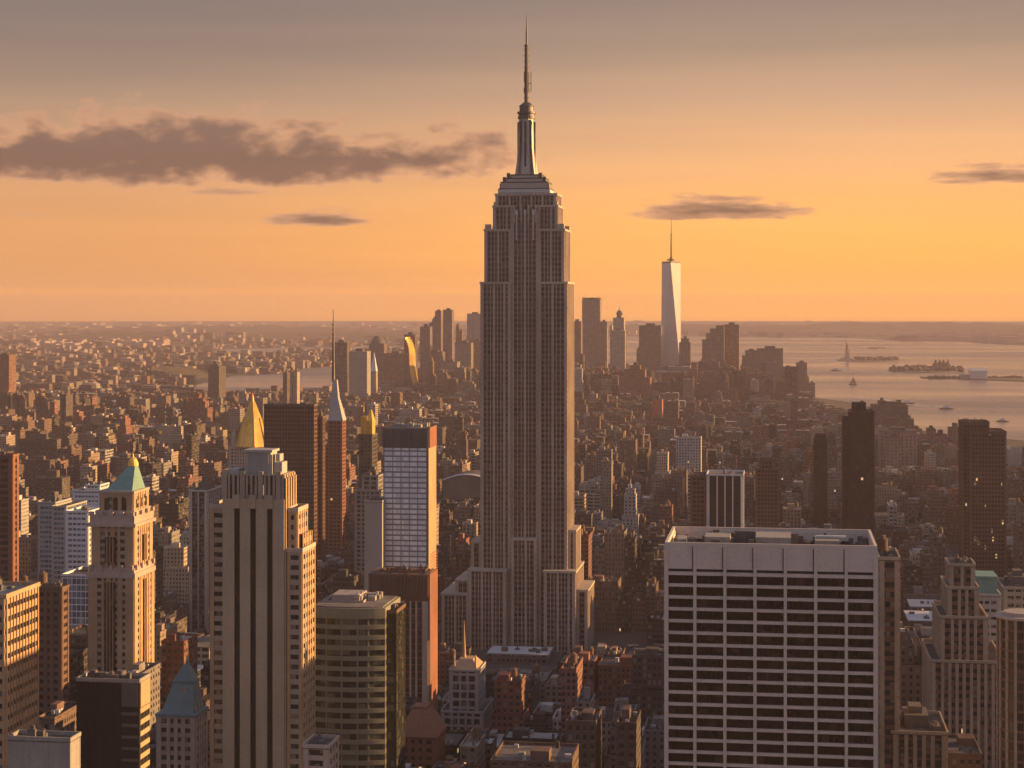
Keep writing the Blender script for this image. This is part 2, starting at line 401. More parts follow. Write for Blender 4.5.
# ================================================================== EMPIRE-STYLE CENTRAL TOWER
def relief(gl, sp, pr, x0, x1, y0, y1, z0, z1, bay=3.0, pier=1.1, fh=3.7, sh=1.6, e=.5, edge=1.8, sides='FRLB', every=1, big=0, bigf=1.8):
    """glass core, spandrel rings and full-height piers on each side"""
    gl.box(x0, x1, y0, y1, z0, z1)
    n = max(1, int((z1 - z0) / fh))
    for k in range(n + 1):
        a = z0 + k * fh; bz = min(a + sh, z1)
        if bz - a > .2 and sh > 0: sp.box(x0 - e * .45, x1 + e * .45, y0 - e * .45, y1 + e * .45, a + .02, bz)
    def run(L):
        m_ = max(1, round((L - 2 * edge) / bay)); st = (L - 2 * edge) / m_; out = [(0, edge)]
        for i in range(1, m_):
            w = pier * (bigf if big and i % big == 0 else 1)
            out.append((edge + i * st - w / 2, edge + i * st + w / 2))
        out.append((L - edge, L)); return out
    z1 += .02
    for a, bq in run(x1 - x0):
        if 'F' in sides: pr.box(x0 + a, x0 + bq, y0 - e, y0 + .2, z0, z1)
        if 'B' in sides: pr.box(x0 + a, x0 + bq, y1 - .2, y1 + e, z0, z1)
    for a, bq in run(y1 - y0):
        if 'L' in sides: pr.box(x0 - e, x0 + .2, y0 + a, y0 + bq, z0, z1)
        if 'R' in sides: pr.box(x1 - .2, x1 + e, y0 + a, y0 + bq, z0, z1)

YE = 1290.0
def zE(py): return EYE - (py - HY) * dep(X(525, YE), YE) / F
xl, xr = X(480.8, YE), X(566.8, YE); ctr = (xl + xr) / 2
FOOT.append((ctr - 62, ctr + 60, YE - 12, YE + 75))
T = thing('art_deco_skyscraper', 'tallest grey limestone skyscraper with stepped crown and antenna, standing in the middle', 'skyscraper', (ctr, YE + 21, 0))
gl, sp, pr, tr = MB(), MB(), MB(), MB()
def seg(pl, prr, pyt, pyb, dy0, dy1, zb=None, **k):
    a, bq = X(pl, YE), X(prr, YE)
    relief(gl, sp, pr, a, bq, YE + dy0, YE + dy1, zE(pyb) if zb is None else zb, zE(pyt), bay=2.55, pier=.5, sh=1.7, e=.5, edge=1.9, big=3, bigf=3.2, **k)
    return a, bq
DP = 42.0
# shaft: two pavilions with a recessed centre bay
a0, a1 = seg(481, 510.5, 284, 650, 0, DP, zb=0); c0, c1 = seg(538.5, 566.8, 284, 650, 0, DP, zb=0)
m0, m1 = seg(510.9, 538.1, 212, 650, 2.6, DP - 2.6, zb=0)
a2, a3 = seg(484.5, 511, 231, 284, 2.0, DP - 2, ); c2, c3 = seg(538, 563.6, 231, 284, 2.0, DP - 2)
b0, b1 = seg(492.5, 512, 207, 231, 5, DP - 5); b2, b3 = seg(537, 556.5, 207, 231, 5, DP - 5)
t0, t1 = seg(494.5, 555, 195, 212, 7, DP - 7)
# lower wings and base blocks
w0, w1 = seg(512, 537, 540, 650, -3.2, 2, zb=0)
l0, l1 = seg(470.5, 507, 571, 650, -7, DP + 4, zb=0); r0, r1 = seg(545.5, 576, 571, 650, -7, DP + 4, zb=0)
q0, q1 = seg(567.5, 575, 532, 571, 4, DP - 8); 
e0, e1 = seg(470.5, 480.5, 545, 571, 4, DP - 3)
g0, g1 = seg(577, 587.5, 590, 650, -2, DP, zb=0); h0, h1 = seg(443, 469.5, 596, 650, -4, DP + 6, zb=0)
h2, h3 = seg(456, 469.5, 583, 596, 0, DP)
def cap(a, bq, dy0, dy1, py, ov=.9, h=1.6):
    tr.box(a - ov, bq + ov, YE + dy0 - ov, YE + dy1 + ov, zE(py) + .04, zE(py) + h)
cap(a0, a1, 0, DP, 284); cap(c0, c1, 0, DP, 284); cap(a2, a3, 2, DP - 2, 231); cap(c2, c3, 2, DP - 2, 231)
cap(b0, b1, 5, DP - 5, 207); cap(b2, b3, 5, DP - 5, 207); cap(t0, t1, 7, DP - 7, 195)
cap(w0, w1, -3.2, 1.4, 540, .5); cap(l0, l1, -7, DP + 4, 571); cap(r0, r1, -7, DP + 4, 571)
cap(q0, q1, 4, DP - 8, 532, .6); cap(e0, e1, 4, DP - 3, 545, .6); cap(g0, g1, -2, DP, 590); cap(h0, h1, -4, DP + 6, 596); cap(h2, h3, 0, DP, 583, .7)
# corner turrets of the crown
for (a, bq, dy) in ((a2, a2 + 4, 2), (c3 - 4, c3, 2), (a2, a2 + 4, DP - 6), (c3 - 4, c3, DP - 6)):
    tr.box(a, bq, YE + dy, YE + dy + 4, zE(231) + 1.6, zE(231) + 5)
for (a, bq) in ((b0, b0 + 3), (b3 - 3, b3)):
    tr.box(a, bq, YE + 5, YE + 9, zE(207) + 1.6, zE(207) + 4)
# winged fins over the centre bay
for k in range(4):
    xx = m0 + 2.0 + k * (m1 - m0 - 4) / 3
    tr.box(xx - .5, xx + .5, YE + 1.2, YE + 7, zE(222), zE(205))
gl.build('glazing', 'glass_esb', T); sp.build('spandrel', 'esb_spandrel', T); pr.build('facade', 'limestone', T); tr.build('cornice', 'limestone_trim', T)
# mast
cx_, cy_ = X(526.5, YE + DP / 2), YE + DP / 2
u = dep(cx_, cy_) / F
def zc(py): return EYE - (py - HY) * u
dk = MB()
def tier(wpx, y0_, y1_, mb, dz=0): w = wpx * u / 2; mb.box(cx_ - w, cx_ + w, cy_ - w * .72, cy_ + w * .72, zc(y0_) - dz, zc(y1_))
tier(50, 195, 189, dk); tier(47, 189, 182.5, dk); tier(41, 182.5, 178.5, dk); tier(33, 178.5, 175, dk)
for (wp, yy) in ((50.8, 189.6), (47.8, 183.2), (41.8, 179.2), (33.8, 175.6)):
    w = wp * u / 2; dk.box(cx_ - w, cx_ + w, cy_ - w * .73, cy_ + w * .73, zc(yy) - .5, zc(yy) + .35, mi=1)
for sx in (-1, 1):
    for (wp, yy) in ((23, 189), (20, 182.5), (16, 178.5)):
        dk.box(cx_ + sx * wp * u - 1.1, cx_ + sx * wp * u + 1.1, cy_ - 12, cy_ - 9.5, zc(yy), zc(yy) + 3.2, mi=1)
dk.build('mooring_deck', ['steel', 'darksteel'], T)
lc = MB()
for q in (516, 524.6, 533): lc.box(X(q, YE) - .8, X(q, YE) + .8, YE + 1.6, YE + 2.4, zE(214.5), zE(209.5)); lc.box(X(q, YE) - .35, X(q, YE) + .35, YE + 1.5, YE + 2.3, zE(240), zE(214.5))
lc.build('crown_ornament', 'silver', T)
rl = MB(); w = 25.5 * u
rl.ring(cx_ - w, cx_ + w, cy_ - w * .74, cy_ + w * .74, zc(193.5), zc(190.5), .5)
for k in range(14):
    q = cx_ - w + k * 2 * w / 13
    rl.box(q - .35, q + .35, cy_ - w * .74 - .3, cy_ - w * .74 + .1, zc(195), zc(190))
rl.build('observation_railing', 'silver', T)
ms = MB()
r1_, r2_, r3_ = 10.6 * u, 8.3 * u, 7.6 * u
oct_ = lambda r, n=8, ph=pi / 8: [(cx_ + r * cos(ph + 2 * pi * i / n), cy_ + r * sin(ph + 2 * pi * i / n)) for i in range(n)]
ms.prism(oct_(r1_), zc(175.2), zc(150), poly2=oct_(r2_)); ms.prism(oct_(r2_), zc(150), zc(119), poly2=oct_(r3_))
mo = ms.build('mast', 'steel', T)
fn = MB()
for k in range(4):
    a = k * pi / 2 + pi / 4; ca, sa = cos(a), sin(a)
    for (ra, rb, y0_, y1_) in ((14.0, 11.2, 176, 160), (11.6, 9.6, 160, 146), (10.0, 8.9, 146, 120)):
        A = ra * u; B = rb * u; wv_ = .55
        P0 = [(cx_ + ca * 3 - sa * wv_, cy_ + sa * 3 + ca * wv_), (cx_ + ca * 3 + sa * wv_, cy_ + sa * 3 - ca * wv_),
              (cx_ + ca * A + sa * wv_, cy_ + sa * A - ca * wv_), (cx_ + ca * A - sa * wv_, cy_ + sa * A + ca * wv_)]
        P1 = P0[:2] + [(cx_ + ca * B + sa * wv_, cy_ + sa * B - ca * wv_), (cx_ + ca * B - sa * wv_, cy_ + sa * B + ca * wv_)]
        fn.prism(P0, zc(y0_), zc(y1_), poly2=P1)
fn.build('fin', 'steel', mo)
gs = MB()
for k in range(8):
    a = k * pi / 4; r = 8.15 * u
    gs.box(cx_ + r * cos(a) - .7, cx_ + r * cos(a) + .7, cy_ + r * sin(a) - .7, cy_ + r * sin(a) + .7, zc(170), zc(122))
gs.build('glazing', 'glass_esb', mo)
dm = MB()
dm.cyl(cx_, cy_, 8.8 * u, 8.8 * u, zc(119), zc(116.5), 20); dm.cyl(cx_, cy_, 8.0 * u, 8.0 * u, zc(116.5), zc(114), 20)
dm.cyl(cx_, cy_, 9.3 * u, 9.3 * u, zc(114), zc(112), 20); dm.cyl(cx_, cy_, 7.2 * u, 7.0 * u, zc(112), zc(107), 20)
dm.cyl(cx_, cy_, 7.6 * u, 7.2 * u, zc(107), zc(105.5), 20); dm.cyl(cx_, cy_, 6.6 * u, 3.2 * u, zc(105.5), zc(102.5), 20)
dm.build('lantern_dome', 'darksteel', T)
an = MB()
an.cyl(cx_, cy_, 2.2 * u, 2.1 * u, zc(102.5), zc(70), 10); an.cyl(cx_, cy_, 2.9 * u, 2.9 * u, zc(93), zc(88), 10)
an.cyl(cx_, cy_, 2.7 * u, 2.7 * u, zc(82), zc(72), 10); an.cyl(cx_, cy_, 1.9 * u, 1.8 * u, zc(70), zc(46), 10)
an.cyl(cx_, cy_, 2.5 * u, 2.5 * u, zc(46.2), zc(45), 10); an.cyl(cx_, cy_, .95 * u, .9 * u, zc(45), zc(32), 8)
an.cyl(cx_, cy_, .8 * u, .1 * u, zc(32), zc(12.5), 8)
for k in range(9):
    z_ = 98 - k * 6
    an.box(cx_ - 2.7 * u, cx_ + 2.7 * u, cy_ - .3, cy_ + .3, zc(z_), zc(z_ - .7)); an.box(cx_ - .3, cx_ + .3, cy_ - 2.7 * u, cy_ + 2.7 * u, zc(z_ - 2), zc(z_ - 2.7))
ao = an.build('antenna', 'darksteel', T)
wb = MB(); wb.box(cx_ + 4.3 * u, cx_ + 4.9 * u, cy_ - .3, cy_ + .3, zc(92), zc(72)); wb.box(cx_ + 2 * u, cx_ + 4.3 * u, cy_ - .2, cy_ + .2, zc(84), zc(83.2))
wb.build('side_aerial', 'darksteel', ao)
HERO.append((525, 400, 'the tallest central skyscraper'))

# ================================================================== roof kit
def tank(root, x, y, z, s=1.0, name='water_tank'):
    mb = MB(); mb.cyl(x, y, 2.0 * s, 1.85 * s, z + 2.6 * s, z + 6.6 * s, 12); mb.cyl(x, y, 2.15 * s, .05, z + 6.6 * s, z + 8.2 * s, 12)
    o = mb.build(name, 'wood', root)
    lg = MB()
    for dx in (-1.2, 1.2):
        for dy in (-1.2, 1.2): lg.box(x + dx * s - .15, x + dx * s + .15, y + dy * s - .15, y + dy * s + .15, z, z + 2.6 * s)
    lg.box(x - 1.9 * s, x + 1.9 * s, y - .12, y + .12, z + 2.2 * s, z + 2.55 * s)
    lg.build('tank_stand', 'darksteel', o)
def clutter(root, x0, x1, y0, y1, z, rnd, k=6, material='darkconc'):
    mb = MB(); w, d_ = x1 - x0, y1 - y0
    for i in range(k):
        a = rnd.uniform(1.2, min(5, w * .25)); bq = rnd.uniform(1.2, min(5, d_ * .3)); h = rnd.uniform(.8, 2.8)
        x = rnd.uniform(x0 + 1.5, x1 - 1.5 - a); y = rnd.uniform(y0 + 1.5, y1 - 1.5 - bq)
        mb.box(x, x + a, y, y + bq, z + .01, z + h)
        if rnd.random() < .4: mb.cyl(x + a / 2, y + bq / 2, .6, .5, z + h, z + h + 1.3, 8)
    mb.build('rooftop_plant', material, root)

def relief_tower(name, label, cat, xl, xr, Y, ytop, depth=None, xs=None, gmat='glass', smat='tan', pmat=None, bay=3.0, pier=1.1, fh=3.6, sh=1.7,
                 e=.4, edge=1.6, roof='roof', rt=(.10, .095, .09), parapet=1.2, bulk=True, tanks=0, tiers=(), zb=0, desc=None, group=None, big=0, k=6, trim=None):
    """tower with modelled bays; tiers = extra (xl, xr, ytop, setback_front, depth) blocks stacked on or beside it"""
    rnd = random.Random(name + str(xl))
    x0, x1 = X(xl, Y), X(xr, Y)
    if xs is not None: depth = max(8, Yside(xs, x1) - Y)
    zt = Z(ytop, (x0 + x1) / 2, Y)
    T = thing(name, label, cat, ((x0 + x1) / 2, Y + depth / 2, zb), group)
    gl, sp, pr, rf, pa = MB(), MB(), MB(), MB(), MB()
    blocks = [(x0, x1, Y, Y + depth, zb, zt)]
    for q in tiers:
        a, bq = X(q[0], Y), X(q[1], Y); z1 = Z(q[2], (x0 + x1) / 2, Y)
        z0_ = q[5] if len(q) > 5 else zb
        blocks.append((a, bq, Y + q[3], Y + q[3] + q[4], z0_, z1))
    for (a, bq, y0, y1, z0, z1) in blocks:
        relief(gl, sp, pr, a, bq, y0, y1, z0, z1, bay, pier, fh, sh, e, edge, big=big)
        rf.box(a - e, bq + e, y0 - e, y1 + e, z1 + .03, z1 + .35, tint=rt)
        if parapet: pa.ring(a - e - .15, bq + e + .15, y0 - e - .15, y1 + e + .15, z1 + .36, z1 + .36 + parapet, .5)
        FOOT.append((a - 4, bq + 4, y0 - 4, y1 + 4))
    gl.build('glazing', gmat, T)
    pm = pmat or smat
    if pm == smat:
        pr.v_off = len(pr.v); n0 = len(pr.v)
        for f in sp.f: pr.f.append(tuple(i + n0 for i in f))
        pr.v += sp.v; pr.uv += sp.uv; pr.mi += sp.mi; pr.tint += sp.tint; pr.par += sp.par
    else: sp.build('spandrel', smat, T)
    pr.build('facade', pm, T)
    rf.build('roof', roof, T)
    if parapet: pa.build('parapet', trim or pm, T)
    top = max(blocks, key=lambda q: q[5])
    a, bq, y0, y1, _, z1 = top
    if bulk:
        bk = MB(); w, d_ = bq - a, y1 - y0
        bk.box(a + w * .25, a + w * .72, y0 + d_ * .3, y0 + d_ * .75, z1 + .36, z1 + 5)
        bk.box(a + w * .35, a + w * .6, y0 + d_ * .4, y0 + d_ * .65, z1 + 5, z1 + 7.5)
        bk.build('bulkhead', 'darkconc', T)
    if k:
        clutter(T, a, bq, y0, y1, z1 + .36, rnd, k)
    for i in range(tanks): tank(T, a + (bq - a) * (.2 + .6 * i), y0 + (y1 - y0) * .3, z1 + .36)
    if desc: HERO.append(((xl + xr) / 2, ytop, desc))
    return T, (x0, x1, Y, Y + depth, zt)

# ================================================================== WHITE GRID OFFICE BLOCK (right foreground)
Y = 600.0
x0, x1 = X(665, Y), X(877, Y); D = 44
u = dep((x0 + x1) / 2, Y) / F
zt = Z(544, (x0 + x1) / 2, Y)
T = thing('office_slab', 'wide pale office block gridded with black window strips, bottom right of the photo', 'office building', ((x0 + x1) / 2, Y + D / 2, 0))
FOOT.append((x0 - 5, x1 + 5, Y - 5, Y + D + 5)); HERO.append((770, 640, 'the wide pale gridded office block'))
W7 = (x1 - x0) / 7; fr = MB(); fh = 11.98 * u
cr = MB(); cr.ring(x0, x1, Y, Y + D, zt - 26.5 * u, zt - 1.2, 1.15); cr.build('crown_wall', 'travertine', T)
# thin shadow joints between the seven crown panels, and the ledge below
core = MB(); core.box(x0 + 1.2, x1 - 1.2, Y + 1.2, Y + D - 1.2, 0, zt - 6); core.build('core', 'black', T)
ztop_w = zt - 29.5 * u
fr.box(x0, x1, Y, Y + D, ztop_w - 3.2 * u - .1, ztop_w)      # beam over first row
nf = int(ztop_w / fh) + 1
for k in range(1, nf):
    zz = ztop_w - 3.2 * u - k * fh
    if zz > 0: fr.box(x0 + .04, x1 - .04, Y + .06, Y + D - .06, zz, zz + fh * .26)
for i in range(8):
    xx = x0 + i * W7; hw = .5 if 0 < i < 7 else 1.1
    a, bq = max(x0 - .25, xx - hw), min(x1 + .25, xx + hw)
    fr.box(a, bq, Y - .5, Y + 1.6, 0, zt - 26.4 * u); fr.box(a, bq, Y + D - 1.6, Y + D + .5, 0, zt - 26.4 * u)
    fr.box(a if i else x0 - .25, bq, Y - .28, Y + .1, zt - 26.4 * u + .01, zt - 1.3)
for xs_ in (x0 - .25, x1 - 1.2):
    for k in range(1, 5): fr.box(xs_, xs_ + 1.45, Y + 1.7 + k * (D - 3.4) / 5 - .6, Y + 1.7 + k * (D - 3.4) / 5 + .6, 0, zt - 26.4 * u)
fr.build('concrete_grid', 'travertine', T)
jn = MB()
for i in range(1, 7): jn.box(x0 + i * W7 - .82, x0 + i * W7 - .62, Y - .3, Y + .02, zt - 26 * u, zt - 1.3)
jn.build('panel_joint', 'black', T)
rest = MB(); cnt = 0
for k in range(0, nf):
    z1 = ztop_w - 3.2 * u - k * fh - .02; z0 = z1 - fh * .74 + .04
    if z0 < 1: break
    for i in range(7):
        a, bq = x0 + i * W7 + .55, x0 + (i + 1) * W7 - .55
        if i == 0: a += .4
        if i == 6: bq -= .4
        if cnt < 98:
            mb = MB(); mb.box(a, bq, Y + .75, Y + 1.1, z0, z1); wo_ = mb.build('window', 'glass_strip', T); cnt += 1
            mu = MB()
            for q in range(1, 5): xx = a + q * (bq - a) / 5; mu.box(xx - .06, xx + .06, Y + .66, Y + .74, z0, z1)
            mu.build('mullion', 'black', wo_)
        else: rest.box(a, bq, Y + .75, Y + 1.1, z0, z1)
    for q in range(5):
        ya = Y + 1.7 + q * (D - 3.4) / 5 + .6; yb = Y + 1.7 + (q + 1) * (D - 3.4) / 5 - .6
        rest.box(x0 + .6, x0 + 1.0, ya, yb, z0, z1); rest.box(x1 - 1.0, x1 - .6, ya, yb, z0, z1)
rest.build('window', 'glass_strip', T, kind='stuff')
rf = MB(); rf.box(x0 + 1.2, x1 - 1.2, Y + 1.2, Y + D - 1.2, zt - 4.2, zt - 4.0, tint=(.022, .019, .018)); rf.build('roof', 'roof', T)
pa = MB(); pa.ring(x0 - .06, x1 + .06, Y - .06, Y + D + .06, zt - 1.18, zt, .9); pa.build('parapet', 'travertine', T)
rnd = random.Random(5)
bk = MB()
for (a, bq, ya, yb, h) in ((38, 64, 14, 26, .2), (90, 126, 12, 28, .6), (150, 174, 8, 22, .3), (8, 18, 14, 26, -.9)):
    bk.box(x0 + a * u, x0 + bq * u, Y + ya, Y + yb, zt - 4, zt + h)
bo = bk.build('bulkhead', 'concrete', T)
pl = MB()
for k in range(60):
    a = rnd.uniform(4, 200) * u; bq = rnd.uniform(4, D - 8); w = rnd.uniform(.8, 3)
    pl.box(x0 + a, x0 + a + w, Y + bq, Y + bq + w * .9, zt - 4, zt - 4 + rnd.uniform(1, 4.2))
for k in range(7):
    pl.cyl(x0 + (70 + 3.1 * k) * u, Y + 26, .8, .7, zt - 4, zt + .9, 8)
pl.build('rooftop_plant', 'darkconc', T)
cr = MB(); xx = x0 + 166 * u
cr.box(xx, xx + .25, Y + 16, Y + 16.3, zt, zt + 5); cr.box(xx - 2.2, xx + .25, Y + 16, Y + 16.3, zt + 4.6, zt + 4.95); cr.box(xx - 5, xx + 5, Y + 15, Y + 17, zt + .55, zt + 1.1)
cr.build('window_washing_rig', 'silver', T)
mb = MB()
for k in range(12): mb.box(x1 - 6.5 + .02 * k, x1 - 2, Y + 3 + k * 3.2, Y + 4.4 + k * 3.2, zt - 3.9, zt - 3.2)
mb.build('skylight', 'greywhite', T)

# ================================================================== TAN PIERED TOWER (left foreground)
Y = 640.0
def XX(p): return X(p, Y)
xm0, xm1 = XX(222.5), XX(284)
DC = Yside(296, xm1) - Y
u = dep(xm0, Y) / F
def ZZ(p): return EYE - (p - HY) * dep((xm0 + xm1) / 2, Y) / F
T = thing('setback_tower', 'pale stone tower with three tall black window slots and orange sunlit stepped side', 'skyscraper', ((xm0 + xm1) / 2, Y + 15, 0))
HERO.append((255, 600, 'the pale tower with three black slots'))
FOOT.append((XX(200), XX(306), Y - 4, Y + 60))
bd, gls, wn_ = MB(), MB(), MB()
slots = [234, 239.8, 250, 255.8, 266.8, 272.6]
edges = [222.5] + slots + [284]
for i in range(0, 8, 2):
    bd.box(XX(edges[i]), XX(edges[i + 1]), Y, Y + DC + 0.0, 0, ZZ(508))
gls.box(xm0 + .4, xm1 - .4, Y + 1.2, Y + DC + -0.4, 0, ZZ(509))
bd.box(xm0, xm1, Y + .01, Y + DC + 0.01, ZZ(508) + .01, ZZ(499)); 
for q in slots[0::2]: bd.box(XX(q) - .5, XX(q + 4.5) + .5, Y - .5, Y + .5, ZZ(508.5), ZZ(495))
bd.build('facade', 'pale', T)
# right side of the slab: ribbed sunlit bays
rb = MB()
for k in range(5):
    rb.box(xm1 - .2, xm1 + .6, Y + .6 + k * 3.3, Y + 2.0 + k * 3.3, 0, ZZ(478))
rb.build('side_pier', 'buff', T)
gls.build('window_slot', 'black', T)
# crown storeys
cr, cg = MB(), MB()
cg.box(xm0 + 1.2, xm1 - .6, Y + 1.2, Y + DC + -1.0, ZZ(499), ZZ(476))
n_ = 13
for k in range(n_ + 1):
    xx = xm0 + .6 + k * (xm1 - xm0 - 1.2) / n_
    w = .9 if k % 4 == 0 else .38
    cr.box(xx - w, xx + w, Y + .4, Y + 2, ZZ(499), ZZ(475) + (1.2 if k % 4 == 0 else 0))
for k in range(5): cr.box(xm1 - 1.2, xm1 + .1, Y + .6 + k * 3.2, Y + 2.4 + k * 3.2, ZZ(499), ZZ(475))
cr.box(xm0 + .8, xm1 - .4, Y + .9, Y + DC + -0.8, ZZ(476), ZZ(474.5))
cr.build('crown_pier', 'tan', T); cg.build('crown_glazing', 'glass', T)
ph, pg = MB(), MB()
p0, p1 = XX(243), XX(268)
ph.box(p0, p1, Y + 3.5, Y + 12, ZZ(474.5), ZZ(453)); ph.box(p0 - .7, p1 + .7, Y + 2.8, Y + 12.7, ZZ(453), ZZ(450.5))
ph.box(XX(226), XX(236), Y + 3, Y + 11, ZZ(474.5), ZZ(470)); ph.box(XX(271), XX(279), Y + 4, Y + 11, ZZ(474.5), ZZ(463)); ph.box(XX(272), XX(276), Y + 5, Y + 10, ZZ(462), ZZ(455))
for k in range(9): ph.box(p0 + 1 + k * (p1 - p0 - 2) / 8 - .2, p0 + 1 + k * (p1 - p0 - 2) / 8 + .2, Y + 3.2, Y + 3.5, ZZ(474), ZZ(454))
ph.box(XX(270) - .3, XX(270) + .3, Y + 2.0, Y + 2.6, ZZ(474.5), ZZ(455)); 
ph.build('penthouse', 'greywhite', T)
# windowed wings
gl, sp, pr = MB(), MB(), MB()
relief(gl, sp, pr, XX(206.5), XX(222.2), Y + 5, Y + 26, 0, ZZ(510), 3.0, 1.3, 3.55, 1.9, .35, 1.3)
relief(gl, sp, pr, xm1 + .8, XX(295.5), Y + 2.5, Yside(307, XX(295.5)), 0, ZZ(512), 3.0, 1.3, 3.55, 1.9, .35, 1.1)
relief(gl, sp, pr, xm1 + 1.0, XX(301), Y + 1.2, Yside(314.5, XX(301)), 0, ZZ(552), 3.0, 1.3, 3.55, 1.9, .35, 1.1)
relief(gl, sp, pr, XX(296) + .4, XX(299), Y + 5, Yside(311.5, XX(299)), 0, ZZ(535), 2.4, 1.1, 3.55, 1.9, .35, .9)
gl.build('glazing', 'glass', T); pr.build('wing_facade', 'buff', T); sp.build('spandrel', 'tan', T)
wr = MB()
for (a, bq, ya, yb, p_) in ((XX(206.5), XX(222.2), Y + 5, Y + 26, 510), (xm1 + .8, XX(295.5), Y + 2.5, Yside(307, XX(295.5)), 512), (xm1 + 1, XX(301), Y + 1.2, Yside(314.5, XX(301)), 552)):
    wr.ring(a - .4, bq + .4, ya - .4, yb + .4, ZZ(p_) + .03, ZZ(p_) + 1.5, .5)
wr.build('parapet', 'limestone_trim', T)
# block at its foot
relief_tower('low_block', 'small pale stone block with sunlit side at the foot of the three-slot tower', 'building', 304, 328, 600, 749, xs=338, smat='limestone', gmat='glass', fh=3.6, bay=3.4, k=4, bulk=False)

# ================================================================== GREEN PYRAMID TOWER (left)
Y = 850.0
def XX(p): return X(p, Y)
x0, x1 = XX(89), XX(134); u = dep(x0, Y) / F
def ZZ(p): return EYE - (p - HY) * dep((x0 + x1) / 2, Y) / F
D = Yside(153.5, x1) - Y
T = thing('pyramid_roofed_tower', 'ornate brown stone tower with green copper pyramid roof and small gold lantern', 'skyscraper', ((x0 + x1) / 2, Y + D / 2, 0))
HERO.append((118, 560, 'the green pyramid-roofed tower')); FOOT.append((x0 - 5, x1 + 8, Y - 8, Y + D + 5))
gl, sp, pr = MB(), MB(), MB()
def zone(a, bq, ya, yb, z0, z1):
    relief(gl, sp, pr, a, bq, ya, yb, z0, z1, 2.9, 1.35, 3.6, 1.7, .45, 4.2, big=2)
zone(x0, x1, Y, Y + D, 0, ZZ(578)); zone(x0 + 1.2, x1 - .6, Y + 1, Y + D - 1, ZZ(577), ZZ(527))
zone(x0 + 4.5, x1 - 1.5, Y + 3, Y + D - 4, ZZ(520), ZZ(494))
gl.build('glazing', 'glass', T); pr.build('facade', 'buff', T); sp.build('spandrel', 'tan', T)
co = MB()
co.box(x0 - 1, x1 + .8, Y - .9, Y + D + .9, ZZ(578) + .04, ZZ(573)); co.box(x0 - .2, x1 + .2, Y - .2, Y + D + .2, ZZ(573), ZZ(568))
co.box(x0 - 1.2, x1 + 1, Y - .8, Y + D + .8, ZZ(527) + .04, ZZ(523.5)); co.box(x0 + .4, x1 + .2, Y, Y + D - .4, ZZ(523.5), ZZ(516))
co.box(x0 + 2.5, x1 - .5, Y + 1.6, Y + D - 2.2, ZZ(516), ZZ(511)); co.box(x0 + 3.8, x1 - .8, Y + 2.3, Y + D - 3.3, ZZ(494) + .04, ZZ(491.5))
for k in range(5):
    xx = x0 + 1 + k * (x1 - x0 - 2) / 4
    co.box(xx - 1, xx + 1, Y - .6, Y + 1.4, ZZ(516), ZZ(512)); co.box(xx - .7, xx + .7, Y - 1.1, Y + .2, ZZ(570), ZZ(565))
for k in range(4):
    yy = Y + 2 + k * (D - 4) / 3
    co.box(x1 - .8, x1 + .9, yy - 1, yy + 1, ZZ(516), ZZ(512)); co.box(x1 - .3, x1 + 1.2, yy - .8, yy + .8, ZZ(570), ZZ(565))
co.build('cornice', 'limestone', T)
ar = MB()
for k in range(3):                                                 # arched loggia openings on the top storeys
    xx = x0 + 8 + k * (x1 - x0 - 13) / 2.2
    ar.box(xx - 1.1, xx + 1.1, Y + 2.3, Y + 3.1, ZZ(512), ZZ(499)); ar.cyl(xx, Y + 2.75, 1.1, 1.1, ZZ(499), ZZ(498.5), 10)
for k in range(3):
    yy = Y + 6.5 + k * (D - 14) / 2
    ar.box(x1 - 1.7, x1 - 1.0, yy - .8, yy + .8, ZZ(509), ZZ(500))
xq_ = (x0 + x1) / 2 - .5
for (p1_, p2_) in ((537, 563), (582, 700)):
    ar.box(xq_ - 2.6, xq_ + 2.6, Y - .75, Y + 1.4, ZZ(p2_), ZZ(p1_)); yq_ = Y + D / 2
    ar.box(x1 - 1.4, x1 + .75, yq_ - 2.2, yq_ + 2.2, ZZ(p2_), ZZ(p1_))
ar.build('arched_opening', 'glass_brown', T)
mu_ = MB()
for q in (-1.5, 0, 1.5):
    for (p1_, p2_) in ((537, 563), (582, 700)):
        mu_.box(xq_ + q - .2, xq_ + q + .2, Y - 1.0, Y - .76, ZZ(p2_), ZZ(p1_)); mu_.box(x1 + .76, x1 + 1.0, yq_ + q - .2, yq_ + q + .2, ZZ(p2_), ZZ(p1_))
mu_.build('bay_mullion', 'buff', T)
py_ = MB(); py_.frustum((x0 + 6.6, x1 - 2.4, Y + 4.2, Y + D - 5.4), ZZ(491.5), (XX(119.5), XX(126.5), Y + D * .42, Y + D * .58), ZZ(468))
py_.build('pyramid_roof', 'copper', T)
ln = MB(); lx, ly = XX(123), Y + D * .5
ln.cyl(lx, ly, 2.7, 2.5, ZZ(468), ZZ(464), 12); ln.cyl(lx, ly, 2.2, 1.9, ZZ(464), ZZ(461.5), 12); ln.cyl(lx, ly, 1.9, .7, ZZ(461.5), ZZ(459), 12); ln.cyl(lx, ly, .3, .08, ZZ(459), ZZ(454.5), 8)
ln.build('lantern', 'gold', T)

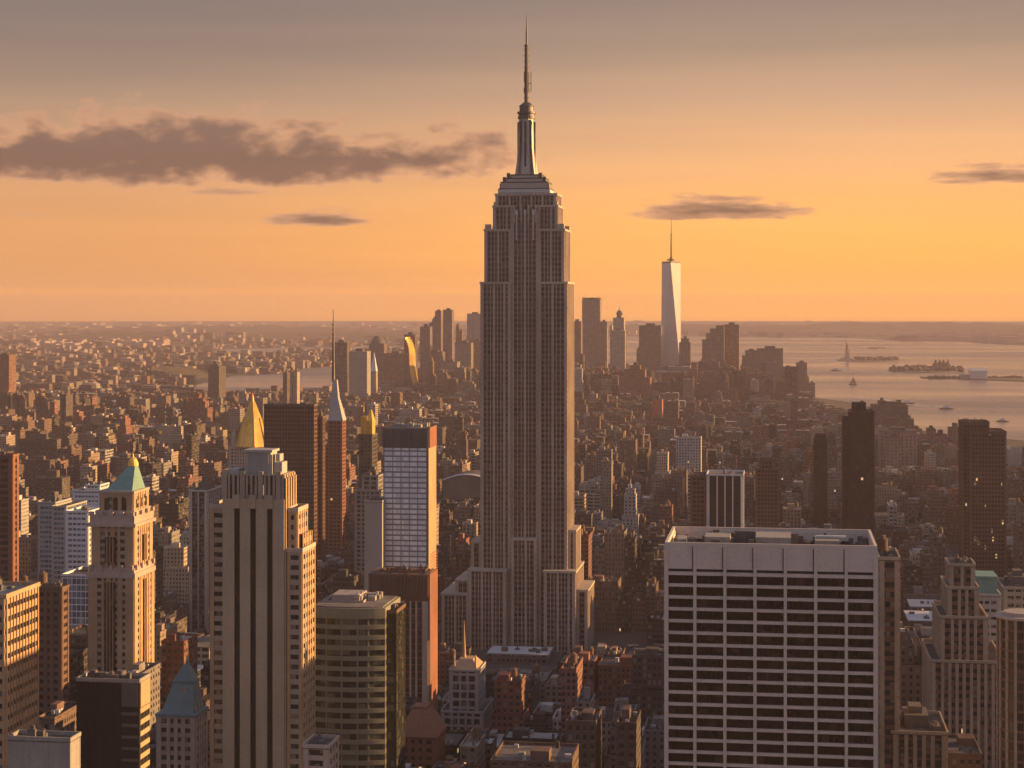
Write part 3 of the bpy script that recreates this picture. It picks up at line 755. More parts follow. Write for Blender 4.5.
# ================================================================== other left-hand neighbours
relief_tower('banded_office', 'office block with bright sunlit cream bands at the left edge', 'office building', -60, 5, 560, 598, xs=37, smat='buff', gmat='glass', bay=2.4, pier=.12, fh=3.95, sh=2.3, e=.7, edge=.6, rt=(.28, .26, .24), bulk=False, desc='the cream-banded office at the left edge', k=8)
relief_tower('slab_tower', 'red brick tower with dark window stripes at the left edge', 'apartment building', -14, 12.5, 1000, 457, xs=18, smat='brownbrick', pmat='brick', gmat='glass_brown', bay=5.0, pier=1.6, sh=1.5, edge=2.6, bulk=False, desc='the striped red tower at the left edge', k=3)
relief_tower('brick_tower', 'plain brown tower with an orange sunlit edge beside the cream-banded office', 'apartment building', 36, 61.5, 800, 590, xs=66, smat='brownbrick', gmat='glass_brown', bay=3.2, pier=1.7, sh=1.9, bulk=False, desc='the brown tower beside the cream-banded office', tanks=1)
relief_tower('glass_tower', 'blue-grey glass tower standing behind the green pyramid-roofed tower', 'office building', 62, 91, 960, 577, 30, smat='white', pmat='white', gmat='glass_blue', bay=2.8, pier=.3, sh=.6, e=.15, edge=.5, desc='the blue-grey glass tower', bulk=False)
relief_tower('black_office', 'squat black office tower with orange striped side, bottom left', 'office building', 77, 138.5, 600, 683, xs=149, smat='black', gmat='black', bay=3.0, pier=.4, fh=4.0, sh=1.8, e=.2, edge=.5, bulk=False, desc='the black office tower', rt=(.07, .065, .06), k=10, trim='concrete')
T, q = relief_tower('grey_block', 'blank grey block with one orange sunlit end in the bottom left corner', 'building', 8, 70, 520, 742, xs=78, smat='concrete', gmat='concrete', bay=6, pier=.3, fh=5, sh=.2, e=.1, edge=.5, bulk=False, desc='the blank grey block', k=6)
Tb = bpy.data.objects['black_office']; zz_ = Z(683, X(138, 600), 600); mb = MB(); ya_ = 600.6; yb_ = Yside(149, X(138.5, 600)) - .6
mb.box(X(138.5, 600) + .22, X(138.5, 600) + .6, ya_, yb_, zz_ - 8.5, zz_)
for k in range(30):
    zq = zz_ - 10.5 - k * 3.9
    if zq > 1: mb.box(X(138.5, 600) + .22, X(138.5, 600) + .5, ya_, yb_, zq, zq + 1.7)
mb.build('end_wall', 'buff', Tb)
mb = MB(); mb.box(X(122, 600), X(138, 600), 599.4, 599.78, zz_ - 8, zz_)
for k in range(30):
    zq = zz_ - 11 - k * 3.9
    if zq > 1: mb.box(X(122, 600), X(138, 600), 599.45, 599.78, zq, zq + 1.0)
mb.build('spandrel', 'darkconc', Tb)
# hip-roofed copper building
Y = 700.0
def XX(p): return X(p, Y)
x0, x1 = XX(157), XX(195); D = Yside(207, x1) - Y
def ZZ(p): return EYE - (p - HY) * dep((x0 + x1) / 2, Y) / F
T = thing('copper_roofed_tower', 'grey tower with steep blue-green copper hip roof and a spire', 'building', ((x0 + x1) / 2, Y + D / 2, 0))
HERO.append((182, 710, 'the blue-green hip-roofed tower')); FOOT.append((x0 - 4, x1 + 4, Y - 4, Y + D + 4))
gl, sp, pr = MB(), MB(), MB()
relief(gl, sp, pr, x0, x1, Y, Y + D, 0, ZZ(717), 3.0, 1.5, 3.6, 1.8, .35, 1.8)
gl.build('glazing', 'glass', T); pr.build('facade', 'limestone', T); sp.build('spandrel', 'tan', T)
rf = MB(); rf.box(x0 - .6, x1 + .6, Y - .6, Y + D + .6, ZZ(717) + .04, ZZ(714))
xc = XX(181)
A1 = (x0 + 1.5, x1 - 1, Y + .5, Y + D - .5); B1 = (xc - 4.8, xc + 3.6, Y + D * .3, Y + D * .7); B2 = (xc - 1.4, xc + 1.0, Y + D * .44, Y + D * .56)
rf.frustum(A1, ZZ(714), B1, ZZ(685)); rf.box(B1[0] - .3, B1[1] + .3, B1[2] - .3, B1[3] + .3, ZZ(685), ZZ(683)); rf.frustum(B1, ZZ(683), B2, ZZ(668))
ro = rf.build('hip_roof', 'bluecopper', T)
dm = MB()
for k in range(3):
    for q in (.25, .55, .8):
        yy = Y + D * q; hh = 712 - k * 9; off = k * 1.9
        dm.box(x1 - 2.4 - off, x1 - .9 - off, yy - .5, yy + .5, ZZ(hh), ZZ(hh - 5))
dm.build('dormer', 'limestone', ro)
spx = MB(); spx.cyl(xc, Y + D / 2, .8, .05, ZZ(668), ZZ(658), 8); spx.build('spire', 'bluecopper', T)

# middle-left slabs
T, q = relief_tower('pale_glass_slab', 'low white and glass slab left of the green pyramid-roofed tower', 'office building', 52, 66, 1300, 508, 40, smat='greywhite', gmat='glass_blue', bay=3, pier=.4, sh=1.6, tiers=((35, 52, 505, 6, 30),), desc='the white glass slab')
relief_tower('white_slab', 'pale blue-white slab block just left of the green pyramid roof', 'office building', 73, 100, 1420, 492, 36, smat='white', gmat='glass_blue', bay=3, pier=.5, sh=2.2, tiers=((83, 97, 487, 6, 20),), bulk=False)
relief_tower('blue_white_block', 'lower pale office block with sunlit white roof left of the green pyramid roof', 'office building', 66, 88, 1180, 513, 34, smat='white', gmat='glass_blue', bay=3, pier=.5, sh=2.0, rt=(.5, .47, .43), bulk=False, k=3)
relief_tower('finned_slab', 'grey slab with thin vertical white fins left of the three-slot tower', 'office building', 190, 207, 1250, 492, 34, smat='darkconc', pmat='greywhite', gmat='glass', bay=4.2, pier=.8, sh=.8, e=.8)
# gilded pyramid tower
Y = 1950.0
def XX(p): return X(p, Y)
x0, x1 = XX(222), XX(262); D = Yside(268, x1) - Y
def ZZ(p): return EYE - (p - HY) * dep((x0 + x1) / 2, Y) / F
T = thing('gilded_roof_tower', 'grey stone tower capped by a tall gleaming gold pyramid', 'skyscraper', ((x0 + x1) / 2, Y + D / 2, 0))
HERO.append((248, 420, 'the gold pyramid tower')); FOOT.append((x0 - 5, x1 + 5, Y - 5, Y + D + 5))
gl, sp, pr = MB(), MB(), MB()
relief(gl, sp, pr, x0, x1, Y, Y + D, 0, ZZ(470), 3.2, 1.6, 3.8, 1.9, .5, 2.5)
relief(gl, sp, pr, XX(228), XX(262.5), Y + 4, Y + D - 4, ZZ(470), ZZ(447), 3.2, 1.6, 3.8, 1.9, .5, 2.5)
gl.build('glazing', 'glass', T); pr.build('facade', 'limestone', T); sp.build('spandrel', 'tan', T)
tp = MB(); tp.cyl(XX(232), Y + 8, 3, 2.6, ZZ(447), ZZ(436), 8); tp.cyl(XX(260), Y + 8, 2.4, 2.0, ZZ(447), ZZ(440), 8)
tp.cyl(XX(232), Y + 8, 2.2, .1, ZZ(436), ZZ(430), 8); tp.build('turret', 'limestone_trim', T)
pyr = MB(); yc = Y + D / 2; xq = XX(249.5)
h8 = lambda rx, ry: [(xq + rx * cos(pi / 8 + k * pi / 4), yc + ry * sin(pi / 8 + k * pi / 4)) for k in range(8)]
pyr.prism(h8(18, 17), ZZ(447), ZZ(418), poly2=h8(9.5, 9)); pyr.prism(h8(9.5, 9), ZZ(418), ZZ(402), poly2=h8(2.6, 2.6)); pyr.cyl(xq, yc, 1.8, .1, ZZ(402), ZZ(393), 8)
pyr.build('gilded_pyramid', 'gold', T)
rbm = MB()
for k in range(8):
    a = pi / 8 + k * pi / 4
    P0 = (xq + 18.2 * cos(a), yc + 17.2 * sin(a)); P1 = (xq + 9.7 * cos(a), yc + 9.2 * sin(a))
    rbm.prism([(P0[0] - .5, P0[1] - .5), (P0[0] + .5, P0[1] - .5), (P0[0] + .5, P0[1] + .5), (P0[0] - .5, P0[1] + .5)], ZZ(447), ZZ(418),
              poly2=[(P1[0] - .4, P1[1] - .4), (P1[0] + .4, P1[1] - .4), (P1[0] + .4, P1[1] + .4), (P1[0] - .4, P1[1] + .4)])
rbm.build('roof_rib', 'gold', T)

relief_tower('dark_slab', 'plain dark brown slab tower right of the gold pyramid tower', 'skyscraper', 264, 314, 1500, 406, xs=317, smat='brownbrick', gmat='glass_brown', bay=2.4, pier=.5, sh=1.5, e=.25, edge=.8, desc='the plain dark slab tower', k=5, bulk=False, trim='darkconc')
relief_tower('round_topped_tower', 'narrow brown tower between the dark slab and the spired tower', 'building', 316.5, 322.5, 1560, 418, xs=324, smat='brownbrick', gmat='glass_brown', bay=2.6, pier=.8, sh=1.5, k=2)
# spired clock tower
Y = 1700.0
def XX(p): return X(p, Y)
T, q = relief_tower('spired_tower', 'brown tower with orange sunlit edges under a white pyramid and tall needle', 'skyscraper', 328, 342, Y, 421, xs=345.5, smat='brick', pmat='brick', gmat='glass_brown', bay=3.2, pier=1.2, sh=1.9, bulk=False, k=0, parapet=0, tiers=((323, 328, 447, 5, 34),), desc='the needle-spired tower', trim='buff')
def ZZ(p): return EYE - (p - HY) * dep(q[0], Y) / F
mb = MB(); xm = XX(333.5); ym = (q[2] + q[3]) / 2
mb.frustum((q[0], q[1] + 1, q[2], q[3]), ZZ(421) + .4, (xm - 3.5, xm + 3.5, ym - 3.5, ym + 3.5), ZZ(398)); mb.frustum((xm - 3.5, xm + 3.5, ym - 3.5, ym + 3.5), ZZ(398), (xm - 1.9, xm + 1.9, ym - 1.9, ym + 1.9), ZZ(380))
mb.build('pyramid_roof', 'greywhite', T)
mb = MB(); xm = XX(331.5); mb.cyl(xm, ym, 1.6, 1.0, ZZ(382), ZZ(342), 8); mb.cyl(xm, ym, .9, .25, ZZ(342), ZZ(309), 8)
for k in range(5): mb.cyl(xm, ym, 1.7, 1.7, ZZ(345 - k * 5), ZZ(344.2 - k * 5), 8)
mb.build('needle', 'darksteel', T)
# gold-topped tower
T, q = relief_tower('gold_crowned_tower', 'dark tower with glowing gold crown between the needle-spired tower and the white grid slab', 'building', 359, 372, 1600, 436, xs=377, smat='darkconc', gmat='glass_green', bay=3, pier=.8, sh=1.6, bulk=False, k=2, desc='the gold-crowned dark tower')
mb = MB(); Y = 1600.0
mb.box(q[0] + 1, q[1] - 5, q[2] + 2, q[3] - 3, q[4] + .4, q[4] + 17); mb.box(q[1] - 6, q[1] - .5, q[2] + 3, q[3] - 5, q[4] + .4, q[4] + 13)
mb.frustum((q[1] - 6, q[1] - .5, q[2] + 3, q[3] - 5), q[4] + 13, (q[1] - 4, q[1] - 2.5, q[2] + 8, q[3] - 10), q[4] + 23); mb.cyl(q[0] + 3, q[2] + 6, .4, .1, q[4] + 17, q[4] + 30, 6)
mb.build('gilded_crown', 'gold', T)
relief_tower('green_glass_block', 'grey-green tower directly below the gold-crowned tower', 'building', 355, 381, 1450, 492, xs=384, smat='concrete', gmat='glass_green', bay=4, pier=1.4, sh=1.2, tiers=((360, 376, 478, 8, 26),), desc='the grey-green tower')
relief_tower('blank_tower', 'blank beige windowless block attached left of the white grid slab', 'building', 364.5, 382, 1090, 503, 22, smat='blank', gmat='blank', bay=8, pier=.3, sh=.2, e=.1, k=2, bulk=False)
# white grid slab
T, q = relief_tower('white_grid_slab', 'slender white-panelled slab in five window bays with brown crown and orange side', 'office building', 383.5, 427, 1100, 448, xs=434.5, smat='midgrey', gmat='glass_pale', bay=5.2, pier=.5, fh=3.2, sh=.95, e=.2, edge=.6, k=0, bulk=False, desc='the slender white grid slab', parapet=0)
sl = MB(); sl.box(q[1] + .48, q[1] + 1.1, q[2] - .1, q[3] + .1, 0, q[4] + .3); sl.build('end_wall', 'buff', T)
mb = MB(); z2 = EYE - (428 - HY) * dep(q[0], 1100) / F
mb.box(q[0] - .2, q[1] + 1.2, q[2] + .3, q[3], q[4] + .4, z2)
for k in range(6): xx = q[0] + k * (q[1] - q[0]) / 5; mb.box(xx - .7, xx + .7, q[2] - .6, q[2] + .4, q[4] + .4, z2 - 1)
mb.build('crown_wall', 'darkconc', T)
clutter(T, q[0], q[1], q[2], q[3], z2, random.Random(3), 12, 'concrete')
mb = MB(); mb.box(q[1] + 1.15, q[1] + 1.6, q[2] + 1, q[3] - 1, q[4], z2 + .5); mb.build('crown_end', 'brick', T)
# brick tower with flared crown and hipped base
Y = 930.0
x0, x1 = X(399, Y), X(428, Y); D = Yside(436, x1) - Y
def XX(p): return X(p, Y)
def ZZ(p): return EYE - (p - HY) * dep((x0 + x1) / 2, Y) / F
T = thing('striped_brick_tower', 'red brick tower with pale vertical stripes and wide dark crown below the white grid slab', 'building', ((x0 + x1) / 2, Y + D / 2, 0))
HERO.append((415, 650, 'the striped red brick tower')); FOOT.append((X(366, Y), x1 + 3, Y - 4, Y + D + 4))
gl, sp, pr = MB(), MB(), MB()
relief(gl, sp, pr, x0, x1, Y, Y + D, 0, ZZ(601), 3.2, 1.0, 3.6, .5, .6, 3.0)
gl.build('glazing', 'glass_brown', T); sp.build('spandrel', 'brick', T); pr.build('pale_pier', 'limestone', T)
mb = MB(); cxl = XX(369)
mb.box(cxl, x1 + .6, Y - 1.2, Y + D - 1, ZZ(597), ZZ(574))
for k in range(19): xx = cxl + .7 + k * (x1 - cxl - .8) / 18; mb.box(xx - .35, xx + .35, Y - 1.8, Y - 1.1, ZZ(596), ZZ(576))
mb.box(x0 - 1, x1 + .3, Y - .4, Y + D - 1.5, ZZ(601), ZZ(597)); mb.box(XX(378), x0 - .5, Y + 4, Y + D - 6, 0, ZZ(597))
co = mb.build('crown', 'brownbrick', T); clutter(T, cxl, x1, Y, Y + D - 2, ZZ(574), random.Random(8), 14, 'brownbrick')
mb = MB(); mb.box(x1 + .62, x1 + 1.1, Y - .5, Y + D - 1.3, ZZ(640), ZZ(574)); mb.box(x1 + .52, x1 + 1.0, Y + .5, Y + D - .5, 0, ZZ(640) - .1)
for k in range(30): zz = ZZ(640) + k * 1.5; mb.box(x1 + 1.1, x1 + 1.2, Y - .3, Y + D - 1.5, zz, zz + .5)
mb.build('end_wall', 'brick', T)
Y = 800.0
x0, x1 = XX(397.5) if False else X(397.5, Y), X(436, Y)
D = 22
T = thing('hip_roofed_brick_block', 'red brick block with sloping red hip roof at the foot of the striped brick tower', 'building', ((x0 + x1) / 2, Y + D / 2, 0))
FOOT.append((x0 - 4, x1 + 4, Y - 4, Y + D + 4)); HERO.append((418, 740, 'the red hip-roofed brick block'))
def ZZ(p): return EYE - (p - HY) * dep((x0 + x1) / 2, Y) / F
gl, sp, pr = MB(), MB(), MB()
relief(gl, sp, pr, x0, x1, Y, Y + D, 0, ZZ(737), 3.4, 1.9, 3.6, 1.9, .3, 2); gl.build('glazing', 'glass_brown', T); sp.build('spandrel', 'brick', T); pr.build('facade', 'brick', T)
mb = MB(); mb.frustum((x0 - .8, x1 + .8, Y - .8, Y + D + .8), ZZ(737) + .05, (x0 + 5, x1 - 5, Y + 6, Y + D - 5), ZZ(713)); mb.box(x0 + 5.5, x1 - 5.5, Y + 7, Y + D - 6, ZZ(713), ZZ(710)); mb.build('hip_roof', 'brick', T)

# curved banded block
Y = 700.0
x0, x1 = X(312, Y), X(383, Y); D = 30
def ZZ(p): return EYE - (p - HY) * dep((x0 + x1) / 2, Y) / F
def arcpoly(off, x0=x0, x1=x1):
    n = 14; P = []
    for i in range(n + 1):
        f = i / n; P.append((x0 - off + f * (x1 - x0 + 2 * off), Y - off + 2.6 * (2 * f - .9) ** 2 - 1))
    return P + [(x1 + off, Y + D + off), (x0 - off, Y + D + off)]
T = thing('curved_banded_block', 'curved green-grey office block with horizontal bands right of the three-slot tower', 'office building', ((x0 + x1) / 2, Y + D / 2, 0))
HERO.append((350, 690, 'the curved banded office block')); FOOT.append((x0 - 4, X(400, Y), Y - 6, Y + D + 4))
zt = ZZ(608)
mb = MB(); mb.prism(arcpoly(0), 0, zt - .5); mb.build('glazing', 'glass_green', T)
mb = MB(); k = 0
fh = 10.4 * dep(x0, Y) / F
while zt - 1 - (k + 1) * fh > 0:
    a = zt - (k + 1) * fh; h = fh * .42
    mb.prism(arcpoly(.45 - .02), a, a + h); k += 1
mb.prism(arcpoly(.5), zt - fh * .9, zt)
pl = arcpoly(.3)
for i in (0, 3, 6, 9, 11, 14):
    a = pl[i]; mb.box(a[0] - .3, a[0] + .3, a[1] + .15, a[1] + .9, 0, zt - .3)
mb.build('facade', 'bandgreen', T)
mb = MB(); mb.prism(arcpoly(-.6), zt + .01, zt + .5, tint=(.20, .18, .16)); mb.build('roof', 'roof', T)
mb = MB(); mb.box(x0 + 5, x1 - 12, Y + 12, Y + D - 5, zt + .5, zt + 3.2); mb.ring(x0 + 3, x1 - 10, Y + 10, Y + D - 3, zt + .5, zt + 1.3, .3); mb.build('penthouse', 'blank', T)
clutter(T, x0 + 4, x1 - 4, Y + 6, Y + D - 2, zt + .5, random.Random(2), 14, 'concrete')
relief_tower('dark_side_tower', 'narrow dark green-black tower with an orange side between curved and striped brick blocks', 'building', 383.8, 396, 705, 614, xs=405, smat='black', gmat='glass_green', bay=3, pier=.4, sh=1.0, e=.2, edge=.6, k=2, bulk=False, desc='the dark green-black tower', trim='brownbrick')
# small tower with finial
T, q = relief_tower('pinnacled_block', 'pale grid-windowed block with dark peaked cap and finial before the central skyscraper', 'building', 450, 478, 1010, 672, 24, smat='greywhite', gmat='glass', bay=4.0, pier=1.1, fh=4.6, sh=1.4, bulk=False, k=0, tiers=((443, 484, 712, -4, 34),), desc='the pinnacled block')
mb = MB(); mb.frustum((q[0], q[1], q[2], q[3]), q[4] + .4, (q[0] + 4, q[1] - 4, q[2] + 7, q[3] - 7), q[4] + 6); mb.cyl((q[0] + q[1]) / 2 - 2, (q[2] + q[3]) / 2, 1.2, .1, q[4] + 6, q[4] + 27, 6)
for dx in (.12, .88): mb.cyl(q[0] + (q[1] - q[0]) * dx, q[2] + 3, .9, .4, q[4] + .4, q[4] + 9, 6)
mb.build('peaked_cap', 'buff', T)

# ================================================================== right-hand neighbours
T, q = relief_tower('pier_tower', 'brown stone tower with close vertical piers directly right of the pale gridded block', 'building', 880, 899, 690, 561, 26, smat='brownbrick', pmat='tan', gmat='glass', bay=3.0, pier=1.5, sh=1.6, tanks=1, desc='the piered brown tower', bulk=False, k=5)
T, q = relief_tower('finned_black_tower', 'black tower ringed by tall white fins behind the pale gridded office block', 'office building', 708, 742, 1450, 476, 36, smat='black', pmat='white', gmat='black', bay=6.6, pier=.9, sh=.3, e=1.2, edge=1.1, desc='the white-finned black tower', rt=(.2, .18, .17), k=3, bulk=False)
relief_tower('brown_wing', 'dark brown wing joined to the left of the white-finned black tower', 'building', 690.5, 706, 1455, 478, 36, smat='brownbrick', gmat='glass_brown', bay=3, pier=.8, sh=1.4, k=2, bulk=False)
relief_tower('slim_black_tower', 'slimmest dark tower rising behind the pale gridded office block', 'skyscraper', 814, 827, 2000, 440, 22, smat='black', gmat='glass_brown', bay=2.6, pier=.5, sh=1.2, desc='the slim dark tower', k=2, bulk=False, tiers=((815.5, 826, 436, 4, 14),))
relief_tower('dark_glass_tower', 'tall black tower with jagged roof plant right of the slim dark tower', 'skyscraper', 850, 874, 1750, 413, 40, smat='black', gmat='glass_brown', bay=2.8, pier=.5, sh=1.3, bulk=False, desc='the jagged-topped black tower', k=8, tiers=((843.5, 850, 420, 6, 28), (853, 866, 405, 8, 20)))
relief_tower('bronze_slab', 'broad dark bronze slab with scattered lit windows near the right edge', 'skyscraper', 970, 1006, 1560, 433, 40, smat='brownbrick', gmat='glass_lit', bay=2.6, pier=.9, sh=1.4, bulk=False, desc='the bronze slab', k=5, tiers=((963, 990, 424, 7, 30),))
relief_tower('brown_pair_block', 'brown block with orange lit top right of the white-finned tower', 'building', 756, 779, 1650, 470, 30, smat='brownbrick', gmat='glass_brown', bay=3, pier=1.2, sh=1.6, tiers=((760, 773, 461, 5, 16),), k=4, bulk=False)
T, q = relief_tower('brick_setback_tower', 'big brown brick tower stepping down beside the green copper-roofed block', 'apartment building', 948, 978, 800, 590, 30, smat='brownbrick', pmat='tan', gmat='glass', bay=2.9, pier=1.3, sh=1.7, k=5,
             tiers=((940, 986, 618, -4, 40), (930, 1002, 660, -8, 48), (951, 976, 569, 6, 18)), bulk=False, desc='the stepped brown brick tower')
relief_tower('copper_roofed_block', 'block topped by a flat green copper box near the right edge', 'building', 974, 1000, 860, 597, 30, smat='greywhite', gmat='glass', bay=3, pier=.8, sh=2.2, bulk=False, k=0, desc='the green copper-topped block')
mb = MB(); a, bq = X(975, 862), X(998, 862); zz = Z(597, a, 862)
mb.box(a, bq, 866, 884, zz + .4, zz + 8.2); mb.box(a - .4, bq + .4, 865.6, 884.4, zz + 8.2, zz + 9)
mb.build('copper_box', 'copper', bpy.data.objects['copper_roofed_block'])
# round-cornered tower at the right edge
Y = 640.0; xq, yq = X(1026, Y), Y + 10; rr_ = 8.2
def ZZ(p): return EYE - (p - HY) * dep(xq, Y) / F
T = thing('round_balcony_tower', 'round-cornered dark tower with pale rim, cut by the right edge', 'apartment building', (xq, yq, 0)); HERO.append((1012, 690, 'the round-cornered tower at the right edge'))
FOOT.append((xq - 12, xq + 30, Y - 8, Y + 36))
mb = MB(); mb.cyl(xq, yq, rr_, rr_, 0, ZZ(622), 28); mb.box(xq, xq + 22, yq - 7.5, yq + 16, 0, ZZ(623)); mb.build('glazing', 'glass_brown', T)
mb = MB()
for k in range(16):
    a = 2 * pi * k / 16; mb.box(xq + rr_ * cos(a) - .45, xq + rr_ * cos(a) + .45, yq + rr_ * sin(a) - .45, yq + rr_ * sin(a) + .45, 0, ZZ(622))
mb.build('facade_pier', 'tan', T)
mb = MB()
for k in range(40):
    zz = ZZ(622) - 4 - k * 3.4
    if zz < 0: break
    mb.cyl(xq, yq, rr_ + .25, rr_ + .25, zz, zz + .8, 28)
mb.build('floor_band', 'brownbrick', T)
mb = MB(); mb.cyl(xq, yq, rr_ + .8, rr_ + .8, ZZ(622) + .02, ZZ(619.5), 28); mb.cyl(xq, yq, rr_ - 2, rr_ - 2, ZZ(619.5), ZZ(616), 20); mb.build('roof_rim', 'blank', T)
relief_tower('fluted_block', 'low brown block with fluted front directly right of the pale gridded office', 'building', 893, 946, 690, 735, 34, smat='brownbrick', pmat='tan', gmat='glass', bay=3.1, pier=1.4, sh=.9, e=.7, k=9, desc='the low fluted block')
relief_tower('grey_roofed_block', 'grey stepped block between the green copper box and the right edge', 'building', 1004, 1040, 900, 590, 30, smat='concrete', gmat='glass', bay=3, pier=.8, sh=2.0, k=5)
relief_tower('bright_roofed_block', 'low dark block with gleaming white roof left of the stepped brown tower', 'building', 908, 938, 1290, 622, 46, smat='darkconc', gmat='glass', roof='silver', k=2, bulk=False, fh=4, parapet=.5)
relief_tower('white_roofed_block', 'low block with a second white roof behind the gleaming white one', 'building', 910, 941, 1360, 608, 38, smat='darkconc', gmat='glass', roof='silver', k=2, bulk=False, fh=4, parapet=.5)
relief_tower('white_roofed_hall', 'long low hall with a white roof at the foot of the central skyscraper', 'building', 486, 548, 1235, 655, 30, smat='darkconc', gmat='glass', roof='silver', k=6, bulk=False, parapet=.4)
# mid scene: barrel-vaulted arena
Y = 1980.0
x0, x1 = X(443, Y), X(481, Y)
T = thing('arched_hall', 'dark hall with pale curved roof edge left of the central skyscraper', 'building', ((x0 + x1) / 2, Y + 25, 0)); FOOT.append((x0 - 4, x1 + 4, Y - 4, Y + 64))
mb = MB(); z1 = Z(480, x0, Y); P = []
for i in range(13): f = i / 12; P.append((x0 + f * (x1 - x0), z1 + 14 * sin(pi * (f * .5 + .18)) - 8))
for i in range(12):
    a, bq = P[i], P[i + 1]
    mb.quad([(a[0], Y, 0), (bq[0], Y, 0), (bq[0], Y, bq[1]), (a[0], Y, a[1])]); mb.quad([(bq[0], Y + 60, 0), (a[0], Y + 60, 0), (a[0], Y + 60, a[1]), (bq[0], Y + 60, bq[1])])
    mb.quad([(a[0], Y, a[1]), (bq[0], Y, bq[1]), (bq[0], Y + 60, bq[1]), (a[0], Y + 60, a[1])])
mb.quad([(x0, Y, 0), (x0, Y, P[0][1]), (x0, Y + 60, P[0][1]), (x0, Y + 60, 0)]); mb.quad([(x1, Y, P[-1][1]), (x1, Y, 0), (x1, Y + 60, 0), (x1, Y + 60, P[-1][1])])
mb.build('hall_wall', 'darkconc', T)
mb = MB()
for i in range(12):
    a, bq = P[i], P[i + 1]; mb.quad([(a[0], Y - .8, a[1] + .1), (bq[0], Y - .8, bq[1] + .1), (bq[0], Y + 2, bq[1] + 1.1), (a[0], Y + 2, a[1] + 1.1)])
mb.build('roof_edge', 'silver', T)
#@@PART2@@
# ================================================================== DOWNTOWN SKYLINE
OCC = []                                          # (px0, px1, ytop, Y) for visibility estimates
def sky_tower(name, label, cat, xl, xr, ytop, Y, tint=(.2, .16, .14), par=(4, 4, .5), depth=45, tiers=(), rt=None, crown=None, group=None, desc=None, xs=None, roofy=True):
    """far tower: walls with windows plus a roof; tiers are (xl, xr, ytop, front offset, depth)"""
    rnd = random.Random(name + str(xl) + str(ytop))
    x0, x1 = X(xl, Y), X(xr, Y); xm = (x0 + x1) / 2
    if xs is not None: depth = max(10, Yside(xs, x1) - Y)
    T = thing(name, label, cat, (xm, Y + depth / 2, 0), group)
    wl, rf = MB(), MB()
    for (a, b, yt, dy, dp) in [(xl, xr, ytop, 0, depth)] + list(tiers):
        A, B = X(a, Y + dy), X(b, Y + dy); z = Z(yt, xm, Y)
        wl.box(A, B, Y + dy, Y + dy + dp, 0, z, tint=tint, par=par, top=False, bottom=False)
        rf.box(A - .3, B + .3, Y + dy - .3, Y + dy + dp + .3, z, z + 1.2, tint=rt or (.09, .08, .075))
        if roofy: rf.box(A + (B - A) * .3, A + (B - A) * .7, Y + dy + dp * .3, Y + dy + dp * .7, z + 1.2, z + 5 + rnd.random() * 4, tint=(.12, .1, .09))
        FOOT.append((A - 5, B + 5, Y + dy - 5, Y + dy + dp + 5)); OCC.append((a, b, yt, Y))
    wl.build('wall', 'facade', T); rf.build('roof', 'roof', T)
    if desc: HERO.append(((xl + xr) / 2, ytop, desc))
    return T, x0, x1, Y, Y + depth, Z(ytop, xm, Y)
mv = (.17, .13, .12); gv = (.22, .19, .18); dv = (.09, .075, .07); bv = (.20, .10, .07); lv = (.34, .30, .27)
# tallest: faceted glass tower
Y = 5500.0; x0, x1 = X(661, Y), X(680.3, Y); w = (x1 - x0) / 2; xm, ym = (x0 + x1) / 2, Y + w
def ZZ(p): return EYE - (p - HY) * dep(xm, Y) / F
T = thing('faceted_glass_tower', 'tallest far downtown tower of tapering pale glass facets with a mast', 'skyscraper', (xm, ym, 0)); HERO.append((671, 330, 'the tapering glass downtown tower')); FOOT.append((x0 - 9, x1 + 9, Y - 9, Y + 2 * w + 9)); OCC.append((661, 680, 262, Y))
mb = MB(); mb.box(xm - w, xm + w, ym - w, ym + w, 0, 57); mb.build('base', 'glass_tower', T)
mb = MB(); zt, zb = ZZ(263), 57.02
A = [(xm - w, ym - w), (xm + w, ym - w), (xm + w, ym + w), (xm - w, ym + w)]
h = w * .98; Bt = [(xm, ym - h), (xm + h, ym), (xm, ym + h), (xm - h, ym)]
# rotate the top square by 45 degrees: eight tall triangles
for i in range(4):
    a, b = A[i], A[(i + 1) % 4]; p, q = Bt[i], Bt[(i + 1) % 4]
    mb.quad([(a[0], a[1], zb), (b[0], b[1], zb), (p[0], p[1], zt)]); mb.quad([(b[0], b[1], zb), (q[0], q[1], zt), (p[0], p[1], zt)])
mb.quad([(p[0], p[1], zt) for p in Bt]); mb.build('shaft', 'glass_tower', T)
mb = MB(); mb.prism([(p[0], p[1]) for p in Bt], zt, zt + 5); mb.cyl(xm, ym, 13, 13, zt + 8, zt + 12, 16); mb.cyl(xm, ym, 6, 5, zt + 5, zt + 18, 12); mb.build('parapet', 'darksteel', T)
mb = MB(); mb.cyl(xm, ym, 2.6, 2.0, zt + 18, zt + 60, 8); mb.cyl(xm, ym, 1.8, .4, zt + 60, ZZ(217), 8)
for k in range(5): mb.cyl(xm, ym, 3.2, 3.2, zt + 30 + k * 13, zt + 33 + k * 13, 8)
mb.build('mast', 'darksteel', T)
K = 'skyscraper'
sky_tower('office_tower', 'dark-crowned tall grey tower just right of the central skyscraper', K, 582, 600, 300, 5900, gv, (5, 4, .6), 50, ((600, 607, 322, 8, 40),), desc='the dark-crowned far tower')
mb = MB()
x0, x1 = X(582, 5900), X(600, 5900); z = Z(300, x0, 5900)
for k in range(7): xx = x0 + 3 + k * (x1 - x0 - 6) / 6; mb.box(xx - 1.8, xx + 1.8, 5899, 5948, z + 1.2, z + 8)
mb.build('crown', 'darksteel', bpy.data.objects['office_tower'])
sky_tower('office_tower', 'narrow brown far tower touching the central skyscraper right side', K, 572, 581, 322, 5600, mv)
